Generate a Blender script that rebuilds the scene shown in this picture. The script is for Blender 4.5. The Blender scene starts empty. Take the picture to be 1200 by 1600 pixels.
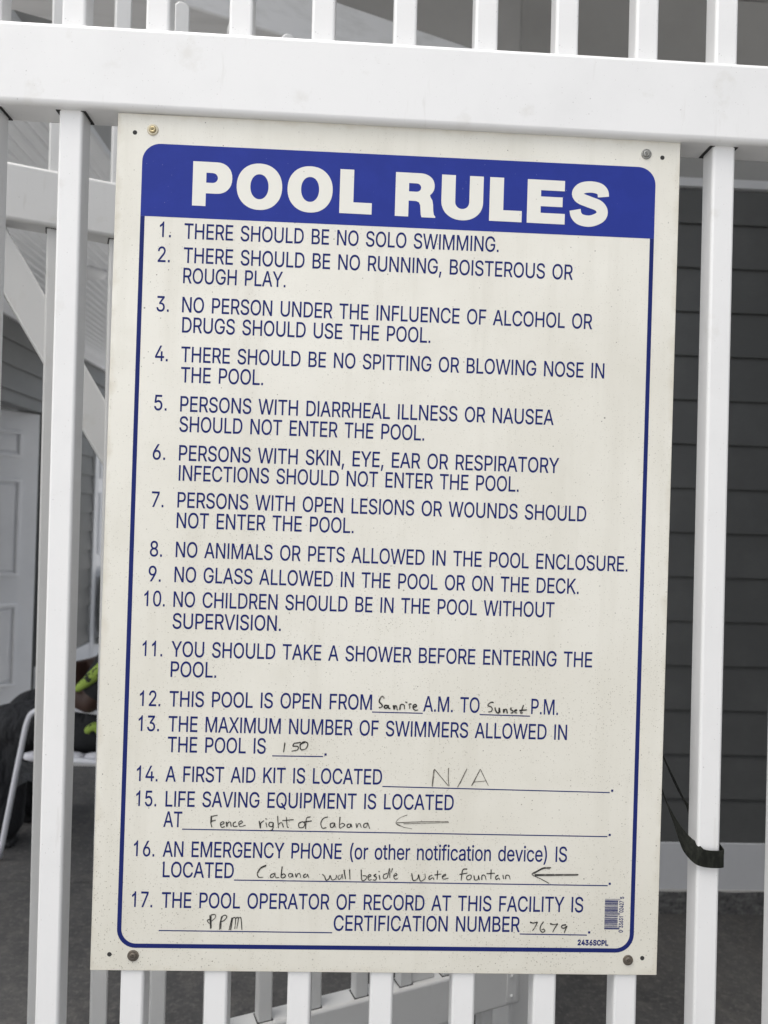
import bpy, bmesh, math, random
from mathutils import Vector, Matrix
from mathutils.geometry import delaunay_2d_cdt

random.seed(7)
SC = bpy.context.scene
COL = SC.collection

# ---------------------------------------------------------------- camera
cam_d = bpy.data.cameras.new("camera")
cam_d.sensor_fit = 'VERTICAL'
cam_d.sensor_height = 24.0
cam_d.sensor_width = 18.0
cam_d.lens = 1150.0 / 1600.0 * 24.0
cam_d.clip_start = 0.02
cam_d.clip_end = 6000.0
cam = bpy.data.objects.new("camera", cam_d)
COL.objects.link(cam)
RIGHT = Vector((0.9989, -0.0357, 0.0309)).normalized()
DOWN = Vector((0.0311, 0.0044, -0.9995)).normalized()
FWD = RIGHT.cross(DOWN).normalized()
DOWN = FWD.cross(RIGHT).normalized()
UP, BACK = -DOWN, -FWD
cam.matrix_world = Matrix(((RIGHT.x, UP.x, BACK.x, -0.0362),
                           (RIGHT.y, UP.y, BACK.y, -0.7942),
                           (RIGHT.z, UP.z, BACK.z, 1.3497),
                           (0, 0, 0, 1)))
SC.camera = cam
cam_d.dof.use_dof = True            # a phone lens focused on the sign
cam_d.dof.focus_distance = 0.80
cam_d.dof.aperture_fstop = 5.0

# ---------------------------------------------------------------- light
SUN_EL, SUN_AZ = math.radians(68), math.radians(228)   # azimuth clockwise from +Y: behind the camera, to its left
world = bpy.data.worlds.new("World")
SC.world = world
world.use_nodes = True
wn = world.node_tree.nodes
wn.clear()
w_out = wn.new('ShaderNodeOutputWorld')
w_bg = wn.new('ShaderNodeBackground')
w_sky = wn.new('ShaderNodeTexSky')
w_sky.sky_type = 'NISHITA'
w_sky.sun_disc = False
w_sky.sun_elevation = SUN_EL
w_sky.sun_rotation = SUN_AZ
w_sky.air_density = 1.0
w_sky.dust_density = 4.0
w_hsv = wn.new('ShaderNodeHueSaturation')      # thin overcast: most of the blue is gone
w_hsv.inputs['Saturation'].default_value = 0.30
w_bg.inputs['Strength'].default_value = 0.15
world.node_tree.links.new(w_sky.outputs[0], w_hsv.inputs['Color'])
world.node_tree.links.new(w_hsv.outputs[0], w_bg.inputs['Color'])
world.node_tree.links.new(w_bg.outputs[0], w_out.inputs['Surface'])

sun_d = bpy.data.lights.new("sun", 'SUN')
sun_d.energy = 1.1
sun_d.angle = math.radians(40)
sun_d.color = (1.0, 0.97, 0.92)
sun = bpy.data.objects.new("sun", sun_d)
COL.objects.link(sun)
sun_dir = Vector((math.sin(SUN_AZ) * math.cos(SUN_EL), math.cos(SUN_AZ) * math.cos(SUN_EL), math.sin(SUN_EL)))
sun.rotation_euler = sun_dir.to_track_quat('Z', 'Y').to_euler()

SC.view_settings.view_transform = 'Standard'
SC.view_settings.look = 'None'
SC.view_settings.gamma = 1.0
SC.view_settings.use_curve_mapping = False
SC.view_settings.exposure = EXPOSURE = 0.63
SC.render.engine = 'CYCLES'
SC.cycles.max_bounces = 10
SC.cycles.diffuse_bounces = 6
SC.cycles.use_denoising = True
SC.cycles.denoising_input_passes = 'RGB_ALBEDO_NORMAL'
SC.cycles.denoising_prefilter = 'ACCURATE'


# ---------------------------------------------------------------- helpers
def link(o, parent=None):
    COL.objects.link(o)
    if parent is not None:
        o.parent = parent
    return o


def tag(o, label=None, cat=None, group=None, kind=None):
    if label: o["label"] = label
    if cat: o["category"] = cat
    if group: o["group"] = group
    if kind: o["kind"] = kind
    return o


def thing(name, label, cat, loc=(0, 0, 0), rot=(0, 0, 0), group=None):
    o = bpy.data.objects.new(name, None)
    o.empty_display_size = 0.1
    o.location = loc
    o.rotation_euler = rot
    return tag(link(o), label, cat, group)


def obj(name, bm, mat, parent=None, bevel=0.0, smooth=False, segs=2, subsurf=0):
    bmesh.ops.recalc_face_normals(bm, faces=bm.faces[:])
    me = bpy.data.meshes.new(name)
    bm.to_mesh(me)
    bm.free()
    for m in (mat if isinstance(mat, (list, tuple)) else [mat]):
        me.materials.append(m)
    if smooth:
        for p in me.polygons: p.use_smooth = True
    o = link(bpy.data.objects.new(name, me), parent)
    if bevel:
        b = o.modifiers.new("bevel", 'BEVEL')
        b.width = bevel
        b.segments = segs
        b.limit_method = 'ANGLE'
        b.angle_limit = math.radians(40)
        b.harden_normals = False
        for p in me.polygons: p.use_smooth = True
        me.set_sharp_from_angle(angle=math.radians(35))
    if subsurf:
        s = o.modifiers.new("subsurf", 'SUBSURF')
        s.levels = s.render_levels = subsurf
    return o


def flat_obj(name, verts, faces, mat, parent=None, mats=None):
    me = bpy.data.meshes.new(name)
    me.from_pydata(verts, [], faces)
    me.materials.append(mat)
    me.update()
    return link(bpy.data.objects.new(name, me), parent)


def box(bm, x0, y0, z0, x1, y1, z1, M=None, mi=0):
    vs = [bm.verts.new(Vector(c) if M is None else M @ Vector(c)) for c in
          ((x0, y0, z0), (x1, y0, z0), (x1, y1, z0), (x0, y1, z0), (x0, y0, z1), (x1, y0, z1), (x1, y1, z1), (x0, y1, z1))]
    for f in ((3, 2, 1, 0), (4, 5, 6, 7), (0, 1, 5, 4), (1, 2, 6, 5), (2, 3, 7, 6), (3, 0, 4, 7)):
        bm.faces.new([vs[i] for i in f]).material_index = mi
    return vs


def prism(bm, pts, axis_vec, M=None):
    """pts: closed polygon of 3-D points, swept along axis_vec"""
    a = [Vector(p) for p in pts]
    b = [p + Vector(axis_vec) for p in a]
    if M is not None:
        a = [M @ p for p in a]; b = [M @ p for p in b]
    va = [bm.verts.new(p) for p in a]
    vb = [bm.verts.new(p) for p in b]
    n = len(va)
    bm.faces.new(va[::-1]); bm.faces.new(vb)
    for i in range(n):
        j = (i + 1) % n
        bm.faces.new((va[i], va[j], vb[j], vb[i]))


def catmull(pts, n=6):
    P = [Vector(p) for p in pts]
    if len(P) < 3: return P
    Q = [P[0] * 2 - P[1]] + P + [P[-1] * 2 - P[-2]]
    out = []
    for i in range(1, len(Q) - 2):
        for k in range(n):
            t = k / n
            p0, p1, p2, p3 = Q[i - 1], Q[i], Q[i + 1], Q[i + 2]
            out.append(0.5 * ((2 * p1) + (p2 - p0) * t + (2 * p0 - 5 * p1 + 4 * p2 - p3) * t * t + (3 * p1 - p0 - 3 * p2 + p3) * t ** 3))
    out.append(P[-1])
    return out


def tube(bm, pts, r, seg=12, caps=True):
    P = [Vector(p) for p in pts]
    R = r if isinstance(r, (list, tuple)) else [r] * len(P)
    rings = []
    prev = None
    for i, p in enumerate(P):
        t = (P[min(i + 1, len(P) - 1)] - P[max(i - 1, 0)]).normalized()
        if prev is None:
            prev = t.orthogonal().normalized()
        prev = (prev - t * prev.dot(t)).normalized()
        bn = t.cross(prev)
        rings.append([bm.verts.new(p + (prev * math.cos(a) + bn * math.sin(a)) * R[i]) for a in [2 * math.pi * k / seg for k in range(seg)]])
    for a, b in zip(rings, rings[1:]):
        for k in range(seg):
            bm.faces.new((a[k], a[(k + 1) % seg], b[(k + 1) % seg], b[k]))
    if caps:
        bm.faces.new(rings[0][::-1]); bm.faces.new(rings[-1])


def lathe(bm, prof, M, seg=24, mi=0):
    """prof: (radius, height) pairs turned about local Z"""
    rings = []
    for r, h in prof:
        if r < 1e-7:
            rings.append([bm.verts.new(M @ Vector((0, 0, h)))])
        else:
            rings.append([bm.verts.new(M @ Vector((r * math.cos(2 * math.pi * k / seg), r * math.sin(2 * math.pi * k / seg), h))) for k in range(seg)])
    for a, b in zip(rings, rings[1:]):
        for k in range(seg):
            k2 = (k + 1) % seg
            q = [a[k % len(a)], a[k2 % len(a)], b[k2 % len(b)], b[k % len(b)]]
            u = []
            for v in q:
                if v not in u: u.append(v)
            if len(u) > 2: bm.faces.new(u).material_index = mi


# ---------------------------------------------------------------- materials
class Mat:
    def __init__(s, name, base, rough=0.5, metallic=0.0, spec=0.5):
        s.m = bpy.data.materials.new(name)
        s.m.use_nodes = True
        s.nt = s.m.node_tree
        s.b = s.nt.nodes['Principled BSDF']
        s.b.inputs['Base Color'].default_value = (*base, 1)
        s.b.inputs['Roughness'].default_value = rough
        s.b.inputs['Metallic'].default_value = metallic
        s.b.inputs['Specular IOR Level'].default_value = spec
        s.tc = s.nt.nodes.new('ShaderNodeTexCoord')
        s.col = None
        s.base = base

    def node(s, t, **kw):
        n = s.nt.nodes.new(t)
        for k, v in kw.items():
            if k in n.inputs: n.inputs[k].default_value = v
            else: setattr(n, k, v)
        return n

    def lk(s, a, b): s.nt.links.new(a, b)

    def vec(s, scale=(1, 1, 1)):
        mp = s.node('ShaderNodeMapping')
        mp.inputs['Scale'].default_value = scale
        s.lk(s.tc.outputs['Object'], mp.inputs['Vector'])
        return mp.outputs[0]

    def noise(s, scale, detail=4, rough=0.55, stretch=(1, 1, 1)):
        n = s.node('ShaderNodeTexNoise', Scale=scale, Detail=detail, Roughness=rough)
        s.lk(s.vec(stretch), n.inputs['Vector'])
        return n.outputs['Fac']

    def ramp(s, src, lo, hi, a=0.0, b=1.0):
        r = s.node('ShaderNodeMapRange')
        r.inputs['From Min'].default_value = lo
        r.inputs['From Max'].default_value = hi
        r.inputs['To Min'].default_value = a
        r.inputs['To Max'].default_value = b
        s.lk(src, r.inputs['Value'])
        return r.outputs[0]

    def math(s, op, a, b=None):
        n = s.node('ShaderNodeMath', operation=op)
        for i, v in enumerate((a, b)):
            if v is None: continue
            if isinstance(v, (int, float)): n.inputs[i].default_value = v
            else: s.lk(v, n.inputs[i])
        return n.outputs[0]

    def mix(s, fac, color):
        """lay a colour over what the base colour is so far"""
        n = s.node('ShaderNodeMix', data_type='RGBA')
        s.lk(fac, n.inputs[0])
        if s.col is None: n.inputs[6].default_value = (*s.base, 1)
        else: s.lk(s.col, n.inputs[6])
        n.inputs[7].default_value = (*color, 1)
        s.col = n.outputs[2]
        s.lk(s.col, s.b.inputs['Base Color'])
        return s

    def blotch(s, scale, color, lo=0.45, hi=0.7, amt=1.0, stretch=(1, 1, 1), detail=5):
        return s.mix(s.ramp(s.noise(scale, detail, 0.6, stretch), lo, hi, 0, amt), color)

    def axis_ramp(s, axis, lo, hi, a, b):
        sp = s.node('ShaderNodeSeparateXYZ')
        s.lk(s.tc.outputs['Object'], sp.inputs[0])
        return s.ramp(sp.outputs[axis], lo, hi, a, b)

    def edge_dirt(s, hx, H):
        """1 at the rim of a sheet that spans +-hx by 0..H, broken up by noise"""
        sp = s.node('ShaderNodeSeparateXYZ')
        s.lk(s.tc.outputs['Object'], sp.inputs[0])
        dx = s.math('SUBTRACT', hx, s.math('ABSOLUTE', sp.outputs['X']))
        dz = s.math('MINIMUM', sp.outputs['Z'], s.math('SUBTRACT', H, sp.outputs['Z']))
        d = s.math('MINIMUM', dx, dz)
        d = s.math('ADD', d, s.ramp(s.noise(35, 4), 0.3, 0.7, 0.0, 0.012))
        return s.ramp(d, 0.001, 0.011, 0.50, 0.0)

    def specks(s, scale, color, size=0.12, keep=0.5, amt=1.0, patch=None, gain=None):
        """small round dirt specks, one in some of the cells"""
        v = s.node('ShaderNodeTexVoronoi', Scale=scale)
        s.lk(s.vec(), v.inputs['Vector'])
        dot = s.ramp(v.outputs['Distance'], size, size * 0.6)
        sep = s.node('ShaderNodeSeparateColor')
        s.lk(v.outputs['Color'], sep.inputs[0])
        gate = s.math('LESS_THAN', sep.outputs[0], keep)
        f = s.math('MULTIPLY', dot, gate)
        f = s.math('MULTIPLY', f, s.ramp(sep.outputs[1], 0, 1, 0.35 * amt, amt))
        if patch:
            f = s.math('MULTIPLY', f, s.ramp(s.noise(patch, 3), 0.35, 0.65, 0.1, 1))
        if gain is not None: f = s.math('MULTIPLY', f, gain)
        return s.mix(f, color)

    def bump(s, src, strength=0.2, dist=0.002):
        n = s.node('ShaderNodeBump', Strength=strength, Distance=dist)
        s.lk(src, n.inputs['Height'])
        prev = s.b.inputs['Normal'].links
        if prev: s.lk(prev[0].from_socket, n.inputs['Normal'])
        s.lk(n.outputs[0], s.b.inputs['Normal'])
        return s

    def bump_(s, scale): return s.bump(s.noise(scale, 3), 0.4, 0.003)

    def rough(s, src, lo, hi):
        s.lk(s.ramp(src, 0.3, 0.7, lo, hi), s.b.inputs['Roughness'])
        return s


def vinyl(name, base, dirt=1.0):
    M = Mat(name, base, 0.38)
    M.blotch(9, tuple(c * 0.9 for c in base), 0.48, 0.75, 0.5 * dirt)
    M.blotch(60, (0.42, 0.40, 0.36), 0.64, 0.80, 0.40 * dirt, (1, 1, 0.15))
    M.blotch(24, (0.50, 0.48, 0.43), 0.62, 0.74, 0.30 * dirt)
    M.blotch(150, (0.30, 0.28, 0.25), 0.72, 0.76, 0.55 * dirt, (0.25, 1, 1))     # scuffs
    M.specks(110, (0.08, 0.07, 0.06), 0.095, 0.16, 0.9 * dirt, 6)
    M.specks(330, (0.18, 0.16, 0.14), 0.16, 0.20, 0.7 * dirt, 9)
    M.bump(M.noise(420, 2), 0.05, 0.0006)
    M.bump(M.noise(22, 3), 0.06, 0.002)
    return M.m


WHITE = vinyl("white_vinyl", (0.72, 0.72, 0.715))
GATE_SHADED = vinyl("gate_vinyl_shaded", (0.64, 0.64, 0.63), 0.8)  # same white vinyl as the fence, the gate's shade put into its colour
TRIM = vinyl("white_trim_paint", (0.66, 0.67, 0.69), 0.9)
SLOT = Mat("slot_gap", (0.03, 0.03, 0.03), 0.9).m

_s = Mat("sign_plastic", (0.72, 0.705, 0.64), 0.38)
_s.blotch(4, (0.62, 0.60, 0.525), 0.42, 0.70, 0.75)                       # uneven yellowing
_s.blotch(13, (0.58, 0.56, 0.48), 0.55, 0.78, 0.45)
_s.blotch(7, (0.60, 0.58, 0.51), 0.50, 0.70, 0.45, (5, 1, 0.35))          # faint run marks
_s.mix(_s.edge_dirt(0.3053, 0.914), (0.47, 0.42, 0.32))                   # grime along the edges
_low = _s.axis_ramp('Z', 0.80, 0.05, 0.30, 1.0)                           # dirt specks are stronger in the lower half
_s.mix(_s.math('MULTIPLY', _s.axis_ramp('Z', 0.65, 0.0, 0.0, 0.55), _s.ramp(_s.noise(9, 4), 0.25, 0.65, 0.5, 1.0)), (0.56, 0.54, 0.46))  # cream darkens unevenly towards the bottom
_s.specks(470, (0.25, 0.22, 0.17), 0.30, 0.50, 0.95, 9, _low)
_s.specks(260, (0.15, 0.13, 0.10), 0.20, 0.34, 0.95, 14, _low)
_s.specks(150, (0.10, 0.085, 0.07), 0.12, 0.30, 0.95, 11)
_s.specks(70, (0.05, 0.045, 0.04), 0.080, 0.16, 0.95, 6)
_s.bump(_s.noise(600, 2), 0.10, 0.0005)
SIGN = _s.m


def ink(name, col, dust):
    M = Mat(name, col, 0.45, 0.0, 0.14)
    M.blotch(30, tuple(c * 1.25 for c in col), 0.45, 0.75, 0.5)
    M.specks(300, (0.45, 0.47, 0.60), 0.10, 0.12, dust, 10)
    return M.m


BLUE = ink("header_blue_ink", (0.019, 0.034, 0.235), 0.9)
TEXTBLUE = ink("navy_print_ink", (0.010, 0.018, 0.120), 0.2)
_c = Mat("title_cream", (0.70, 0.69, 0.63), 0.42)
_c.specks(170, (0.16, 0.14, 0.11), 0.12, 0.16, 0.8, 14)
_c.specks(60, (0.07, 0.06, 0.05), 0.07, 0.10, 0.9, 6)
CREAM = _c.m
_p = Mat("worn_marker", (0.014, 0.013, 0.012), 0.6)
_p.blotch(170, (0.36, 0.34, 0.30), 0.54, 0.68, 0.7)
PEN = _p.m
_p = Mat("faded_pencil", (0.09, 0.08, 0.068), 0.6)
_p.blotch(170, (0.45, 0.43, 0.37), 0.50, 0.66, 0.7)
PENCIL = _p.m

_b = Mat("brass", (0.50, 0.42, 0.25), 0.38, 0.75); _b.blotch(400, (0.12, 0.10, 0.06), 0.5, 0.7, 0.7); BRASS = _b.m
_b = Mat("steel", (0.33, 0.33, 0.31), 0.38, 0.75); _b.blotch(500, (0.12, 0.11, 0.09), 0.5, 0.7, 0.8); STEEL = _b.m
_b = Mat("rusted_steel", (0.11, 0.095, 0.08), 0.6, 0.4); _b.blotch(500, (0.20, 0.16, 0.11), 0.5, 0.7, 0.7); RUST = _b.m

_d = Mat("dark_siding_paint", (0.104, 0.107, 0.106), 0.42)
_d.blotch(7, (0.124, 0.127, 0.126), 0.45, 0.7, 0.8)
_d.blotch(45, (0.095, 0.10, 0.10), 0.5, 0.75, 0.5, (1, 1, 6))
_d.bump(_d.noise(70, 4, 0.6, (0.3, 0.3, 5)), 0.25, 0.002)
SIDING = _d.m
_d = Mat("grey_eave_paint", (0.36, 0.36, 0.355), 0.6)
_d.blotch(4, (0.31, 0.31, 0.305), 0.45, 0.7, 0.6); _d.bump(_d.noise(90, 3), 0.15, 0.001)
EAVE = _d.m
_d = Mat("ceiling_vinyl", (0.74, 0.755, 0.77), 0.5)
_d.blotch(6, (0.68, 0.695, 0.71), 0.45, 0.7, 0.6)
_d.blotch(70, (0.60, 0.61, 0.63), 0.5, 0.75, 0.5, (1, 0.1, 1)); _d.bump(_d.noise(60, 3, 0.6, (1, 0.12, 1)), 0.3, 0.002)
CEIL = _d.m
_d = Mat("beam_wrap", (0.70, 0.70, 0.70), 0.45)
_d.blotch(30, (0.56, 0.56, 0.55), 0.5, 0.72, 0.7, (0.12, 1, 1)); _d.bump(_d.noise(40, 3, 0.6, (0.1, 1, 1)), 0.2, 0.002)
BEAM = _d.m
_d = Mat("door_paint", (0.80, 0.81, 0.83), 0.42)
_d.blotch(5, (0.74, 0.75, 0.77), 0.45, 0.7, 0.6); _d.bump(_d.noise(160, 3, 0.6, (4, 4, 0.4)), 0.12, 0.001)
DOOR = _d.m

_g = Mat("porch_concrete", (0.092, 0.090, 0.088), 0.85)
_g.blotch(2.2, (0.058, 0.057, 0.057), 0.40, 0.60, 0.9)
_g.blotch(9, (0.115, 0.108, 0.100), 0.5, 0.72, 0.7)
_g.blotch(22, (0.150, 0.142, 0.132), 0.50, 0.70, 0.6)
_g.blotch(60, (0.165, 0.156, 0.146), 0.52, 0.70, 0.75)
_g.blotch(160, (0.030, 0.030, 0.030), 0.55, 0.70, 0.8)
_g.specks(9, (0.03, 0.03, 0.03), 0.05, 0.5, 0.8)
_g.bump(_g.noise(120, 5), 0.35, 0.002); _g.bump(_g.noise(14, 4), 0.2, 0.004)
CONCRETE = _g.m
_g = Mat("kerb_concrete", (0.11, 0.11, 0.11), 0.9)
_g.blotch(26, (0.21, 0.21, 0.205), 0.45, 0.65, 0.8, (1, 1, 2)); _g.blotch(90, (0.04, 0.04, 0.04), 0.5, 0.7, 0.8)
_g.bump(_g.noise(50, 6, 0.7), 0.8, 0.006)
KERB = _g.m
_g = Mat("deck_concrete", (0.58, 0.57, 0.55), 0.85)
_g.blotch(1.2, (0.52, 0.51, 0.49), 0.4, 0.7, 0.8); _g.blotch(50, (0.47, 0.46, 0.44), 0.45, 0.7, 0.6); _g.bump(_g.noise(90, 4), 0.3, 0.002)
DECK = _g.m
ROOFM = Mat("roof_shingle", (0.060, 0.060, 0.059), 0.95).blotch(55, (0.045, 0.045, 0.045)).bump_(80).m

_w = Mat("black_webbing", (0.008, 0.009, 0.007), 0.9, 0, 0.2)
_w.blotch(300, (0.026, 0.028, 0.022), 0.45, 0.7, 0.8, (1, 1, 0.25)); _w.bump(_w.noise(700, 2), 0.6, 0.0008)
WEB = _w.m
CHAIRW = vinyl("chair_enamel", (0.72, 0.73, 0.77), 0.6)
_w = Mat("chair_foam", (0.66, 0.66, 0.70), 0.7); _w.blotch(70, (0.50, 0.50, 0.53)); FOAM = _w.m
_w = Mat("dark_chair_fabric", (0.035, 0.037, 0.040), 0.85); _w.bump(_w.noise(500, 2), 0.5, 0.0008); FABRIC = _w.m
_w = Mat("grey_mesh_pouch", (0.10, 0.105, 0.11), 0.85); _w.blotch(90, (0.05, 0.05, 0.055)); _w.bump(_w.noise(300, 2), 0.5, 0.001); POUCH = _w.m
_w = Mat("dark_brown_skin", (0.060, 0.031, 0.022), 0.5); _w.blotch(30, (0.045, 0.023, 0.017), 0.4, 0.7, 0.7); _w.bump(_w.noise(160, 4), 0.15, 0.001); SKIN = _w.m
_w = Mat("black_trouser_cloth", (0.015, 0.016, 0.019), 0.8); _w.bump(_w.noise(13, 3, 0.55, (1, 1, 0.45)), 1.0, 0.06); _w.bump(_w.noise(500, 2), 0.3, 0.0006); TROUSER = _w.m
_w = Mat("black_shirt", (0.010, 0.011, 0.013), 0.85)
_w.bump(_w.noise(10, 3), 0.6, 0.015); SHIRT = _w.m
_w = Mat("lime_cloth", (0.29, 0.41, 0.07), 0.85)
_w.mix(_w.ramp(_w.noise(34, 3, 0.6), 0.53, 0.56), (0.015, 0.018, 0.012)); _w.bump(_w.noise(40, 3), 0.6, 0.006); LIME = _w.m
HAIR = Mat("black_hair", (0.008, 0.007, 0.007), 0.7).m
EYEW = Mat("eye_white", (0.6, 0.58, 0.55), 0.3).m
EYED = Mat("eye_dark", (0.01, 0.008, 0.006), 0.2).m
LENS = Mat("light_lens", (0.72, 0.73, 0.74), 0.35).m
GRILLE = Mat("grille_grey", (0.24, 0.25, 0.24), 0.5).blotch(60, (0.17, 0.18, 0.17)).m
GRILLEW = Mat("grille_pale", (0.70, 0.71, 0.70), 0.45).m
SHOE = Mat("black_shoe", (0.015, 0.015, 0.016), 0.6).m

# ================================================================ the setting
def sheet(name, x0, y0, x1, y1, z, mat):
    return flat_obj(name, [(x0, y0, z), (x1, y0, z), (x1, y1, z), (x0, y1, z)], [(0, 1, 2, 3)], mat)


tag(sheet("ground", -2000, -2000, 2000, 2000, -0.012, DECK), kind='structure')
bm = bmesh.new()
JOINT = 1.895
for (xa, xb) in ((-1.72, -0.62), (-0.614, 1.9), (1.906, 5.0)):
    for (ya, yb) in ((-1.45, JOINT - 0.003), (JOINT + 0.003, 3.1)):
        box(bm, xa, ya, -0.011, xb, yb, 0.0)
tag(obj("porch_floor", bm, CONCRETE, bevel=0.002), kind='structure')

# ================================================================ cabana building
cab = thing("cabana_building", "dark grey clapboard cabana with white trim and porch ceiling behind the fence", "building", (0.5, 1.75, 0))


def place(o):      # parts are built in world coordinates; keep them there under the building's empty
    o.parent = cab
    o.matrix_parent_inverse = Matrix.Translation(cab.location).inverted()
    return o


def clapboards(p0, p1, z0, z1, expo, n, phase=None):
    """courses of lapped boards along p0-p1, each leaning out at its foot"""
    bm = bmesh.new()
    p0, p1, n = Vector((*p0, 0)), Vector((*p1, 0)), Vector((*n, 0))
    z = z0 if phase is None else phase - math.ceil((phase - z0) / expo) * expo
    while z < z1 - 0.002:
        a, b = max(z, z0), min(z + expo, z1)
        f = lambda zz: 0.014 * (1 - (zz - z) / expo) + 0.0015
        base = [p0 + Vector((0, 0, a)) - n * 0.01, p0 + Vector((0, 0, a)) + n * f(a), p0 + Vector((0, 0, b)) + n * f(b), p0 + Vector((0, 0, b)) - n * 0.01]
        if b - a > 0.004: prism(bm, base, p1 - p0)
        z += expo
    return bm


def part_box(name, mat, *c, bevel=0.003):
    bm = bmesh.new(); box(bm, *c)
    return place(obj(name, bm, mat, bevel=bevel))


ZC = 2.60
# wall that faces the fence, on the right
place(obj("siding_wall", clapboards((0.5, 1.75), (5.0, 1.75), 0.245, 2.535, 0.1545, (0, -1), 0.245), SIDING))
part_box("wall_core", SIDING, 0.51, 1.765, 0.0, 5.0, 2.30, ZC, bevel=0)
part_box("base_board", TRIM, 0.48, 1.732, 0.083, 5.0, 1.764, 0.247)
part_box("upper_wall_panel", EAVE, 0.48, 1.738, 2.566, 5.0, 1.764, 3.199)
part_box("trim_strip", TRIM, 0.48, 1.726, 2.533, 5.0, 1.763, 2.564)
bm = bmesh.new(); box(bm, 0.46, 1.728, 0.0, 5.0, 1.79, 0.080)
for _ in range(3): bmesh.ops.subdivide_edges(bm, edges=[e for e in bm.edges if e.calc_length() > 0.06], cuts=3, use_grid_fill=True)
for v in bm.verts:
    if v.co.z > 0.05: v.co.z += random.uniform(-0.004, 0.002)
    v.co.y += random.uniform(-0.002, 0.002)
place(obj("kerb", bm, KERB))
part_box("mortar_line", DECK, 0.47, 1.7295, 0.0765, 5.0, 1.7345, 0.0845, bevel=0.001)
bm = clapboards((0.5, 1.767), (0.5, 2.30), 0.245, 2.535, 0.1545, (-1, 0), 0.245)
place(obj("siding_wall", bm, SIDING))
bm = clapboards((1.55, -1.50), (1.55, 1.725), 0.245, 2.535, 0.1545, (-1, 0), 0.245)  # added side wall, out of view, to block light from the right
place(obj("siding_wall", bm, SIDING))
part_box("wall_core", SIDING, 1.562, -1.50, 0.0, 1.70, 1.725, ZC, bevel=0)  # backing of the added light-blocking wall
# wall running away on the left, with its two doors
XW = -2.20
D1A, D1B, D2A, D2B = 3.46, 4.31, 5.355, 6.16
for (ya, yb, za, zb) in ((2.6, D1A, 0.25, 2.49), (D1B, D2A - 0.085, 0.25, 2.49), (D1A, D1B, 1.975, 2.49), (D2A - 0.085, 6.6, 2.13, 2.49)):
    place(obj("siding_wall", clapboards((XW, ya), (XW, yb), za, zb, 0.150, (1, 0), 2.505), SIDING))
for (ya, yb) in ((2.6, D1A), (D1B, D2A - 0.085), (D2B + 0.085, 6.6)):
    part_box("base_board", TRIM, XW - 0.01, ya, 0.0, XW + 0.022, yb, 0.249)
    part_box("wall_core", SIDING, XW - 0.12, ya, 0.0, XW - 0.012, yb, ZC, bevel=0)
part_box("wall_core", SIDING, XW - 0.12, D1A + 0.001, 1.975, XW - 0.012, D1B - 0.001, ZC, bevel=0)
part_box("wall_core", SIDING, XW - 0.12, D2A - 0.084, 2.13, XW - 0.012, D2B + 0.084, ZC, bevel=0)
part_box("crown_trim", TRIM, XW - 0.01, 2.6, 2.492, XW + 0.03, 6.6, 2.55)
part_box("frieze_board", CEIL, XW - 0.01, 2.6, 2.552, XW + 0.018, 6.6, ZC - 0.002)
for nm, c in (("door_casing", (XW - 0.012, D2A - 0.083, 0.0, XW + 0.024, D2A - 0.002, 2.05)), ("door_casing", (XW - 0.012, D2B + 0.002, 0.0, XW + 0.024, D2B + 0.083, 2.05)),
              ("door_casing", (XW - 0.012, D2A - 0.083, 2.052, XW + 0.026, D2B + 0.083, 2.128)),
              ("door_threshold", (XW - 0.05, D2A - 0.0, 0.0, XW + 0.05, D2B, 0.05))):
    part_box(nm, TRIM, *c)
# room behind the open door, far wall and outer shell
bm = bmesh.new()
box(bm, -4.0, 2.6, 0.0, -3.9, 6.6, ZC); box(bm, -3.899, 2.6, 0.0, XW - 0.121, 2.68, ZC); box(bm, -3.899, 5.2, 0.0, XW - 0.121, 5.28, ZC)
place(obj("room_wall", bm, SIDING))


def six_panel_door(name, W, H, M, mat, panels):
    """local X across the leaf, local -Y its face"""
    bm = bmesh.new()
    box(bm, 0, 0, 0, W, 0.038, H, M)
    st, mul = 0.11, 0.10
    pw = (W - 2 * st - mul) / 2
    for xa in (st, st + pw + mul):
        for (za, zb) in panels:
            xb = xa + pw
            m, d = 0.024, 0.017
            for q in ((xa, za, xb, za + m), (xa, zb - m, xb, zb), (xa, za + m + .0005, xa + m, zb - m - .0005), (xb - m, za + m + .0005, xb, zb - m - .0005)):
                box(bm, q[0], -d, q[1], q[2], 0.001, q[3], M)
            k = m + 0.020
            box(bm, xa + k, -0.012, za + k, xb - k, 0.001, zb - k, M)
    return place(obj(name, bm, mat, bevel=0.005, segs=2))


PAN = ((0.13, 0.68), (0.86, 1.51), (1.65, 1.83))
# open leaf: hinged at the far jamb, swung into the room
M1 = Matrix.Translation((XW - 0.59, D1B - 0.61, 0.012)) @ Matrix.Rotation(math.radians(45), 4, 'Z')
d1 = six_panel_door("door", 0.82, 1.957, M1, DOOR, PAN)
d1["label"] = "white six panel door standing open into the room"
bm = bmesh.new()
lathe(bm, [(0.0, 0.0), (0.028, 0.0), (0.028, 0.006), (0.011, 0.008), (0.011, 0.03), (0.026, 0.04), (0.028, 0.055), (0.018, 0.066), (0, 0.068)], M1 @ Matrix.Translation((0.065, 0, 0.95)) @ Matrix.Rotation(math.radians(90), 4, 'X'))
h = obj("handle", bm, STEEL, smooth=True); h.parent = d1
M2 = Matrix.Translation((XW - 0.012, D2A, 0.052)) @ Matrix.Rotation(math.radians(90), 4, 'Z')
d2 = six_panel_door("door", D2B - D2A, 1.996, M2, DOOR, ((0.2, 0.72), (0.90, 1.42), (1.54, 1.74)))
d2["label"] = "closed white six panel door in white casing"
bm = bmesh.new()
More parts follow.
